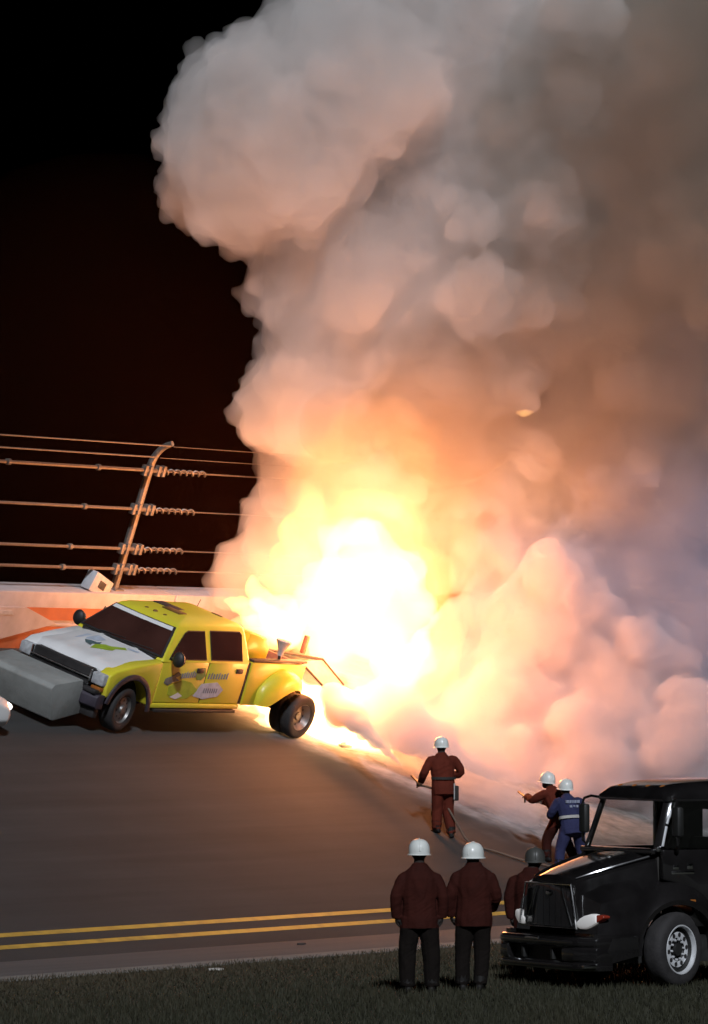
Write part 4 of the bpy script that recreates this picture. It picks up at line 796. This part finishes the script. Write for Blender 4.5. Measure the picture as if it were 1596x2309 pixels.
debris('small dark scrap on the powdered track right of the lone person', T(8.6, 4.05, 0.02), SL, [((0, 0, 0.02), (0.05, 0.05, 0.05)), ((0.10, 0.02, 0), (0.10, 0.04, 0.012)), ((-0.12, 0.0, 0), (0.06, 0.03, 0.01))])
debris('dark scrap on the grey apron below the yellow lines', F(-6.0, -2.9, -0.10), Matrix.Identity(3), [((0, 0, 0), (0.05, 0.03, 0.015)), ((0.05, 0.02, 0), (0.03, 0.02, 0.01))])
debris('pale scrap at the brown edge of the grass', F(-14.3, -7.0, 0.012), Matrix.Identity(3), [((0, 0, 0), (0.09, 0.04, 0.01)), ((0.08, 0.04, 0.0), (0.05, 0.03, 0.012))], mat('pale litter', (0.45, 0.42, 0.38), rough=0.8))
# a white car's nose just entering at the left edge
M_CARW = mat('white car paint', (0.70, 0.70, 0.68), rough=0.3, var=0.06, scale=3, coat=0.4)
car_p = T(1.48, 8.88); cfw = (U * 0.93 - V * 0.36).normalized(); clf = W.cross(cfw)
car = empty('white_car', Matrix(((cfw.x, clf.x, W.x, car_p.x), (cfw.y, clf.y, W.y, car_p.y), (cfw.z, clf.z, W.z, car_p.z), (0, 0, 0, 1))))
tag(car, 'white car nose with a bright headlight at the left edge of the track', 'car')
def car_sec(x, hw, z0, z1, rnd=0.12): return [(x, hw * 0.92, z0), (x, hw, z0 + 0.12), (x, hw * 0.97, z1 - rnd), (x, hw * 0.75, z1), (x, -hw * 0.75, z1), (x, -hw * 0.97, z1 - rnd), (x, -hw, z0 + 0.12), (x, -hw * 0.92, z0)]
MB().loft([car_sec(0.0, 0.70, 0.24, 0.52), car_sec(-0.12, 0.84, 0.20, 0.62), car_sec(-0.5, 0.92, 0.18, 0.74), car_sec(-1.3, 0.94, 0.18, 0.88), car_sec(-3.3, 0.94, 0.18, 0.92), car_sec(-4.4, 0.90, 0.2, 0.95), car_sec(-4.7, 0.84, 0.3, 0.86)]).build('body', M_CARW, car, bevel=0.05, bseg=3)
MB().loft([[(-1.35, 0.80, 0.86), (-1.35, -0.80, 0.86), (-3.9, -0.80, 0.92), (-3.9, 0.80, 0.92)], [(-2.0, 0.62, 1.33), (-2.0, -0.62, 1.33), (-3.2, -0.62, 1.34), (-3.2, 0.62, 1.34)]]).build('cabin', M_GLASS, car, bevel=0.05)
MB().box((-3.15, -0.6, 1.335), (-2.05, 0.6, 1.365)).build('roof', M_CARW, car, bevel=0.012)
for s in (1, -1):
    MB().ball((-0.10, s * 0.62, 0.52), (0.10, 0.13, 0.07), 12, 8).build('headlight', emit_mat('car headlight', (1.0, 0.98, 0.92), 3.0), car, smooth=True)
    for x in (-0.85, -3.75):
        ty = MB().lathe([(-0.11, 0.19), (-0.11, 0.30), (-0.08, 0.33), (0.08, 0.33), (0.11, 0.30), (0.11, 0.19)], (x, s * 0.84, 0.33), (0, s, 0), 28).build('wheel', M_RUBBER, car, smooth=True, angle=50)
        MB().lathe([(0.10, 0.20), (0.07, 0.17), (0.08, 0.06), (0.09, 0.0)], (x, s * 0.84, 0.33), (0, s, 0), 20).build('rim', M_RIM, ty, smooth=True)
MB().box((-0.02, -0.5, 0.30), (0.02, 0.5, 0.42)).build('grille', M_DARK, car, bevel=0.01)

# ================================================================== GRASS: countless blades on the infield verge
M_BLADE, t_, nd_, lk_ = new_mat('grass blades'); b_ = bsdf_of(M_BLADE); b_.inputs['Roughness'].default_value = 0.8
at_ = nd_.new('ShaderNodeAttribute'); at_.attribute_name = 'tone'
cr_ = nd_.new('ShaderNodeValToRGB'); cr_.color_ramp.elements[0].color = (0.020, 0.020, 0.007, 1); cr_.color_ramp.elements[1].color = (0.044, 0.032, 0.014, 1)
lk_.new(at_.outputs['Fac'], cr_.inputs['Fac']); lk_.new(cr_.outputs[0], b_.inputs['Base Color'])
rng = np.random.default_rng(11); NB = 90000
gx = rng.uniform(-5.6, 5.6, NB); gy = rng.uniform(54, 79, NB); nn_ = (gx * N.x + (gy - 84.261) * N.y)
keep = nn_ < GRASS_N - 0.25 + rng.normal(size=NB) * 0.12
gx, gy, nn_ = gx[keep], gy[keep], nn_[keep]
dry = np.clip((nn_ + 11.5) / 4.0 + rng.normal(size=len(gx)) * 0.35, 0, 1)
patch = np.array([noise.noise(Vector((x * 0.7, y * 0.25, 0))) for x, y in zip(gx, gy)])
hgt = (0.05 + 0.05 * rng.random(len(gx))) * (1 - 0.45 * dry) * (1 + 0.5 * patch); a = rng.uniform(0, 6.283, len(gx)); lean = rng.normal(size=(len(gx), 2)) * 0.02
base = np.stack([gx, gy, np.zeros_like(gx)], 1); wv = np.stack([np.cos(a), np.sin(a), 0 * a], 1) * 0.009
vv = np.stack([base - wv, base + wv, base + np.stack([lean[:, 0], lean[:, 1], hgt], 1)], 1).reshape(-1, 3)
me = bpy.data.meshes.new('grass'); k = len(gx); me.vertices.add(3 * k); me.vertices.foreach_set('co', vv.ravel()); me.loops.add(3 * k); me.loops.foreach_set('vertex_index', np.arange(3 * k)); me.polygons.add(k); me.polygons.foreach_set('loop_start', np.arange(k) * 3); me.update()
ta = me.attributes.new('tone', 'FLOAT', 'POINT'); ta.data.foreach_set('value', np.repeat(np.clip(dry + 0.3 * patch, 0, 1), 3))
tag(link('grass', me, M_BLADE), kind='stuff')

# ================================================================== SMOKE AND FIRE
def vol_mat(name, density, albedo, aniso=0.0):
    m, t, nd, lk = new_mat(name)
    out = next(n for n in nd if n.type == 'OUTPUT_MATERIAL'); nd.remove(bsdf_of(m))
    s_ = nd.new('ShaderNodeVolumeScatter'); s_.inputs['Color'].default_value = (*albedo, 1); s_.inputs['Density'].default_value = density; s_.inputs['Anisotropy'].default_value = aniso
    a_ = nd.new('ShaderNodeVolumeAbsorption'); a_.inputs['Color'].default_value = (*albedo, 1); a_.inputs['Density'].default_value = density
    ad = nd.new('ShaderNodeAddShader'); lk.new(s_.outputs[0], ad.inputs[0]); lk.new(a_.outputs[0], ad.inputs[1]); lk.new(ad.outputs[0], out.inputs['Volume'])
    return m
ICO = {}
def ico(sub):
    if sub not in ICO:
        bm = bmesh.new(); bmesh.ops.create_icosphere(bm, subdivisions=sub, radius=1.0)
        ICO[sub] = (np.array([v.co[:] for v in bm.verts]), np.array([[v.index for v in f.verts] for f in bm.faces])); bm.free()
    return ICO[sub]
def cauliflower(name, balls, voxel_size, seed, levels=((0.42, 26), (0.40, 9)), rough=0.0, keep=None):
    """balls: (px, py, radius px, distance): big puffs, each carrying smaller puffs on its skin, and those smaller ones still; one closed surface"""
    rng = np.random.default_rng(seed); S = []
    for (px, py, r, y) in balls:
        c = np.array(at(px, py, y)); R = r * y / FPX; S.append((c, R, 3))
        lev = [(c, R)]
        for k, (f, n) in enumerate(levels):
            nxt = []
            for (c0, R0) in lev:
                for _ in range(n):
                    d = rng.normal(size=3); d /= np.linalg.norm(d)
                    if k > 0 and d @ (c0 - c) < 0: d = -d
                    r1 = R0 * f * rng.uniform(0.55, 1.15); c1 = c0 + d * (R0 * rng.uniform(0.82, 1.0))
                    nxt.append((c1, r1)); S.append((c1, r1, 2 if k == 0 else 1))
            lev = nxt
    vs_, fs_ = [], []; o = 0
    for c, r, sub in S:
        a, f = ico(sub); vs_.append(a * r + c); fs_.append(f + o); o += len(a)
    vs_ = np.concatenate(vs_); fs_ = np.concatenate(fs_)
    me = bpy.data.meshes.new(name); me.from_pydata(vs_.tolist(), [], fs_.tolist())
    me = voxel(me, voxel_size, 1, name)
    if rough:      # turbulent skin, then closed again into one clean surface
        n = len(me.vertices); co = np.empty(n * 3); me.vertices.foreach_get('co', co); co = co.reshape(-1, 3)
        no = np.empty(n * 3); me.vertex_normals.foreach_get('vector', no); no = no.reshape(-1, 3)
        h = np.zeros(n)
        for fq, am in ((0.7, 0.7), (1.5, 0.55), (3.1, 0.38), (6.0, 0.24)):      # billows: round bumps with sharp creases between them
            h += am * np.array([abs(noise.noise(Vector(p) * fq)) for p in co])
        h -= 0.35
        co += no * (h * rough)[:, None]; me.vertices.foreach_set('co', co.ravel()); me.update()
        me = voxel(me, voxel_size, 1, name)
    return me
PLUME = [(612,325,252,100),(785,180,240,100),(1000,90,330,102),(1260,130,380,103),(1080,400,400,103),(1420,480,400,105),(1000,680,360,102.5),(1300,800,400,105),
         (810,600,215,101),(770,790,170,101),(685,905,150,100.5),(900,1000,280,102.5),(1150,1050,330,103.5),(740,1080,150,101.5),(1550,150,380,106),(1560,800,350,106),(620,160,120,100),(650,1230,110,101),(560,1280,75,100.5),(520,1315,55,100.3),(600,1150,60,100.8),(650,640,105,100.4),(700,735,95,100.4)]
LV = ((0.24, 60), (0.42, 5))
o = link('smoke_plume', cauliflower('smoke_plume', PLUME, 0.07, 3, LV, rough=0.55), vol_mat('billowing smoke', 0.72, (0.96, 0.935, 0.91), -0.12)); tag(o, kind='stuff')
SOOT = [(1480,250,330,101),(1300,620,300,101.5),(1560,620,330,101),(1230,330,230,101),(1020,900,190,100.5),(1600,100,300,101),(1440,880,260,101),(780,960,90,99.6)]
o = link('soot_smoke', cauliflower('soot_smoke', SOOT, 0.12, 4, LV, rough=0.5), vol_mat('brown soot smoke', 0.50, (0.57, 0.49, 0.41))); tag(o, kind='stuff')
GREY = [(1500,1150,240,101.6),(1430,1350,200,101.1),(1600,950,230,102.1),(1580,1420,230,101.1),(1330,1260,120,101.6)]
o = link('drifting_smoke', cauliflower('drifting_smoke', GREY, 0.09, 5, LV, rough=0.5), vol_mat('blue grey smoke', 0.75, (0.74, 0.77, 0.90))); tag(o, kind='stuff')
POWDER = [(1250,1450,190,101.1),(1400,1600,190,100.6),(1150,1610,150,100.6),(1520,1700,190,100.1),(1060,1480,110,101.6),(1300,1720,170,100.1),(1180,1320,130,102.1),(1010,1640,80,100.6),(1130,1740,120,99.6),(935,1545,85,101.1)]
LOWFOG = [(840,1610,55,97),(920,1665,75,96.6),(1010,1715,90,96.2),(1090,1780,85,95.8),(1160,1830,60,95.4),(1060,1640,80,96.8)]
o = link('low_fog', cauliflower('low_fog', LOWFOG, 0.08, 15, ((0.40, 24), (0.40, 5)), rough=0.4), vol_mat('low lying fog', 0.7, (0.92, 0.88, 0.92))); tag(o, kind='stuff')

o = link('extinguisher_cloud', cauliflower('extinguisher_cloud', POWDER, 0.075, 9, ((0.40, 30), (0.40, 7)), rough=0.4), vol_mat('extinguisher powder', 1.8, (0.95, 0.90, 0.93))); tag(o, kind='stuff')
def glow_mat(name, col, strength):
    m, t, nd, lk = new_mat(name); out = next(n for n in nd if n.type == 'OUTPUT_MATERIAL'); nd.remove(bsdf_of(m))
    em = nd.new('ShaderNodeEmission'); em.inputs['Color'].default_value = (*col, 1); em.inputs['Strength'].default_value = strength; lk.new(em.outputs[0], out.inputs['Volume']); return m
# the fireball: glowing gas in three nested bodies, hotter and denser towards the heart
FLV = ((0.45, 16), (0.42, 5))
for nm, col, st, vx, balls in (
    ('fire', (1.0, 0.34, 0.06), 0.13, 0.10, [(810,1130,170),(860,1330,210),(740,1350,160),(930,1420,130),(860,1010,120),(680,1240,120),(980,1220,110),(800,1500,130)]),
    ('fire', (1.0, 0.44, 0.10), 0.55, 0.09, [(825,1360,165),(835,1230,110),(765,1420,125),(910,1460,115),(690,1340,80),(930,1320,85)]),
    ('fire', (1.0, 0.72, 0.38), 1.3, 0.08, [(825,1330,115),(805,1235,70),(880,1440,95),(760,1420,85),(860,1530,70),(710,1360,50)])):
    me = cauliflower(nm, [(x, y, r, 98.9) for x, y, r in balls], vx, len(balls) + 30, FLV, rough=0.45)
    tag(link(nm, me, glow_mat('glowing gas', col, st)), kind='stuff')
def fire_light(name, p, power, rad, col=(1.0, 0.29, 0.08)):
    l = bpy.data.lights.new(name, 'POINT'); l.energy = power; l.shadow_soft_size = rad; l.color = col
    ob = bpy.data.objects.new(name, l); COL.objects.link(ob); ob.location = p; return ob
for px_, py_, d_, pw_ in ((760, 1370, 98.0, 380), (880, 1400, 97.8, 430), (815, 1200, 98.0, 560), (950, 1470, 98.3, 240)): fire_light('fire_light', at(px_, py_, d_), pw_, 1.0)
fire_light('fire_light', T(10.7, 7.9, 2.0), 420, 0.5); fire_light('fire_light', at(800, 1570, 95.9), 330, 0.4)
fire_light('fire_light', at(920, 1560, 98.0), 160, 0.6)

# separate tongues of flame and burning fuel on the track: small closed bodies of glowing gas
M_FLAME = glow_mat('flame gas', (1.0, 0.52, 0.16), 5.0); M_FUEL = glow_mat('burning fuel', (1.0, 0.60, 0.24), 7.0); M_EMBER = glow_mat('orange flame gas', (1.0, 0.36, 0.07), 1.6)
def tongue(name, path, rad, m, seed, flat=1.0):
    rng = np.random.default_rng(seed); vs_, fs_ = [], []; o = 0; n = 40; P_, R2 = limb(path, rad, 12)
    for p, r in zip(P_, R2):
        for _ in range(3):
            q, f = ico(2); c = np.array(p) + rng.normal(size=3) * r * 0.35; vs_.append(q * np.array((r, r, r * flat)) * rng.uniform(0.5, 0.85) + c); fs_.append(f + o); o += len(q)
    me = bpy.data.meshes.new(name); me.from_pydata(np.concatenate(vs_).tolist(), [], np.concatenate(fs_).tolist())
    o_ = link(name, voxel(me, 0.045, 3, name), m); tag(o_, kind='stuff'); return o_
for k, (pp, rr, m_) in enumerate([
    ([(640, 1440), (600, 1395), (560, 1372), (505, 1352)], [0.34, 0.30, 0.20, 0.05], M_FLAME), ([(650, 1400), (600, 1360), (565, 1320), (572, 1295)], [0.34, 0.22, 0.12, 0.03], M_FLAME),
    ([(660, 1440), (620, 1420), (560, 1405), (520, 1398)], [0.25, 0.2, 0.14, 0.04], M_FLAME),
    ([(700, 1350), (680, 1230), (700, 1150), (690, 1080)], [0.5, 0.4, 0.25, 0.06], M_EMBER),
 ([(1160, 928), (1180, 934), (1205, 926)], [0.03, 0.07, 0.03], M_FLAME)]):
    tongue('flame', [at(x, y, 97.9) for x, y in pp], rr, m_, 40 + k)
tongue('ground_fire', [T(9.3, 8.6, 0.1), T(10.1, 8.5, 0.16), T(10.8, 7.9, 0.16), T(11.3, 7.3, 0.1), T(11.6, 7.0, 0.04)], [0.06, 0.3, 0.42, 0.3, 0.06], M_FUEL, 60, 0.55)
tongue('ground_fire', [T(10.4, 9.6, 0.3), T(10.9, 8.9, 0.4), T(11.4, 8.2, 0.3)], [0.3, 0.5, 0.3], M_FUEL, 61, 0.8)

# the two extinguisher jets: narrow at the nozzle, widening to ragged fog
def jet(name, a, b, r0, r1, m, seed, n=22, vs=0.07):
    rng = np.random.default_rng(seed); a = Vector(a); b = Vector(b); d = b - a; vs_, fs_ = [], []; o = 0
    for k in range(n * 6):
        t = (k / (n * 6)) ** 0.9; r = r0 + (r1 - r0) * t; c = a + d * t + Vector(rng.normal(size=3)) * r * 0.42 * t; q, f = ico(2 if r > 0.12 else 1)
        vs_.append(q * r * rng.uniform(0.55, 0.9) + np.array(c)); fs_.append(f + o); o += len(q)
    me = bpy.data.meshes.new(name); me.from_pydata(np.concatenate(vs_).tolist(), [], np.concatenate(fs_).tolist())
    o_ = link(name, voxel(me, vs, 1, name), m); tag(o_, kind='stuff'); return o_
M_JET = vol_mat('extinguisher spray', 6.0, (0.99, 0.985, 0.99), 0.0)
jet('extinguisher_spray', m_hand + AIM_MID.normalized() * 0.32, at(745, 1565, 96.6), 0.035, 0.32, M_JET, 21)
M_JET2 = vol_mat('hose spray', 2.2, (0.93, 0.90, 0.94), -0.1)
jet('hose_spray', h_hand + AIM_HOSE.normalized() * 0.32, at(850, 1595, 96.8), 0.03, 0.55, M_JET2, 22, n=26)

# added thin veil by the fence, fire glow put into its red scatter colour
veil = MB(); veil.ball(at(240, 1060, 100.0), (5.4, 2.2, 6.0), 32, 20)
tag(veil.build('glow_veil', vol_mat('red glow veil', 0.0028, (0.95, 0.36, 0.20)), smooth=True), kind='stuff')

# what each cloud, flame and mass is
STUFF = {'smoke_plume': ('towering pale grey and tan smoke plume leaning left over the fire', 'smoke'), 'soot_smoke': ('brown sooty smoke thickening the upper right of the plume', 'smoke'),
    'drifting_smoke': ('blue grey smoke drifting at the right edge above the powder cloud', 'smoke'), 'extinguisher_cloud': ('pink lit powder cloud billowing low behind the hose crew', 'powder cloud'),
    'low_fog': ('thin pale fog hugging the track right of the burning truck', 'fog'), 'extinguisher_spray': ('pale widening spray from the lone person towards the rear wheel', 'spray'),
    'hose_spray': ('mauve spray from the two crew beside the black truck towards the fire', 'spray'), 'glow_veil': ('added thin veil, coloured red for the fire glow in the dark around the catch fence', 'smoke'),
    'fire': ('blinding white and yellow fireball behind the pickup bed', 'fire'), 'flame': ('loose tongue of orange flame at the edge of the fireball', 'flame'),
    'ground_fire': ('burning fuel spread on the track behind the rear wheel', 'fire'), 'grass': ('dark olive grass along the bottom of the picture', 'grass')}
for ob in COL.objects:
    k = STUFF.get(ob.name.split('.')[0])
    if k and ob.parent is None: tag(ob, k[0], k[1], {'fire': 'the fireball', 'flame': 'flames round the fireball', 'ground_fire': 'burning fuel on the track'}.get(ob.name.split('.')[0]))
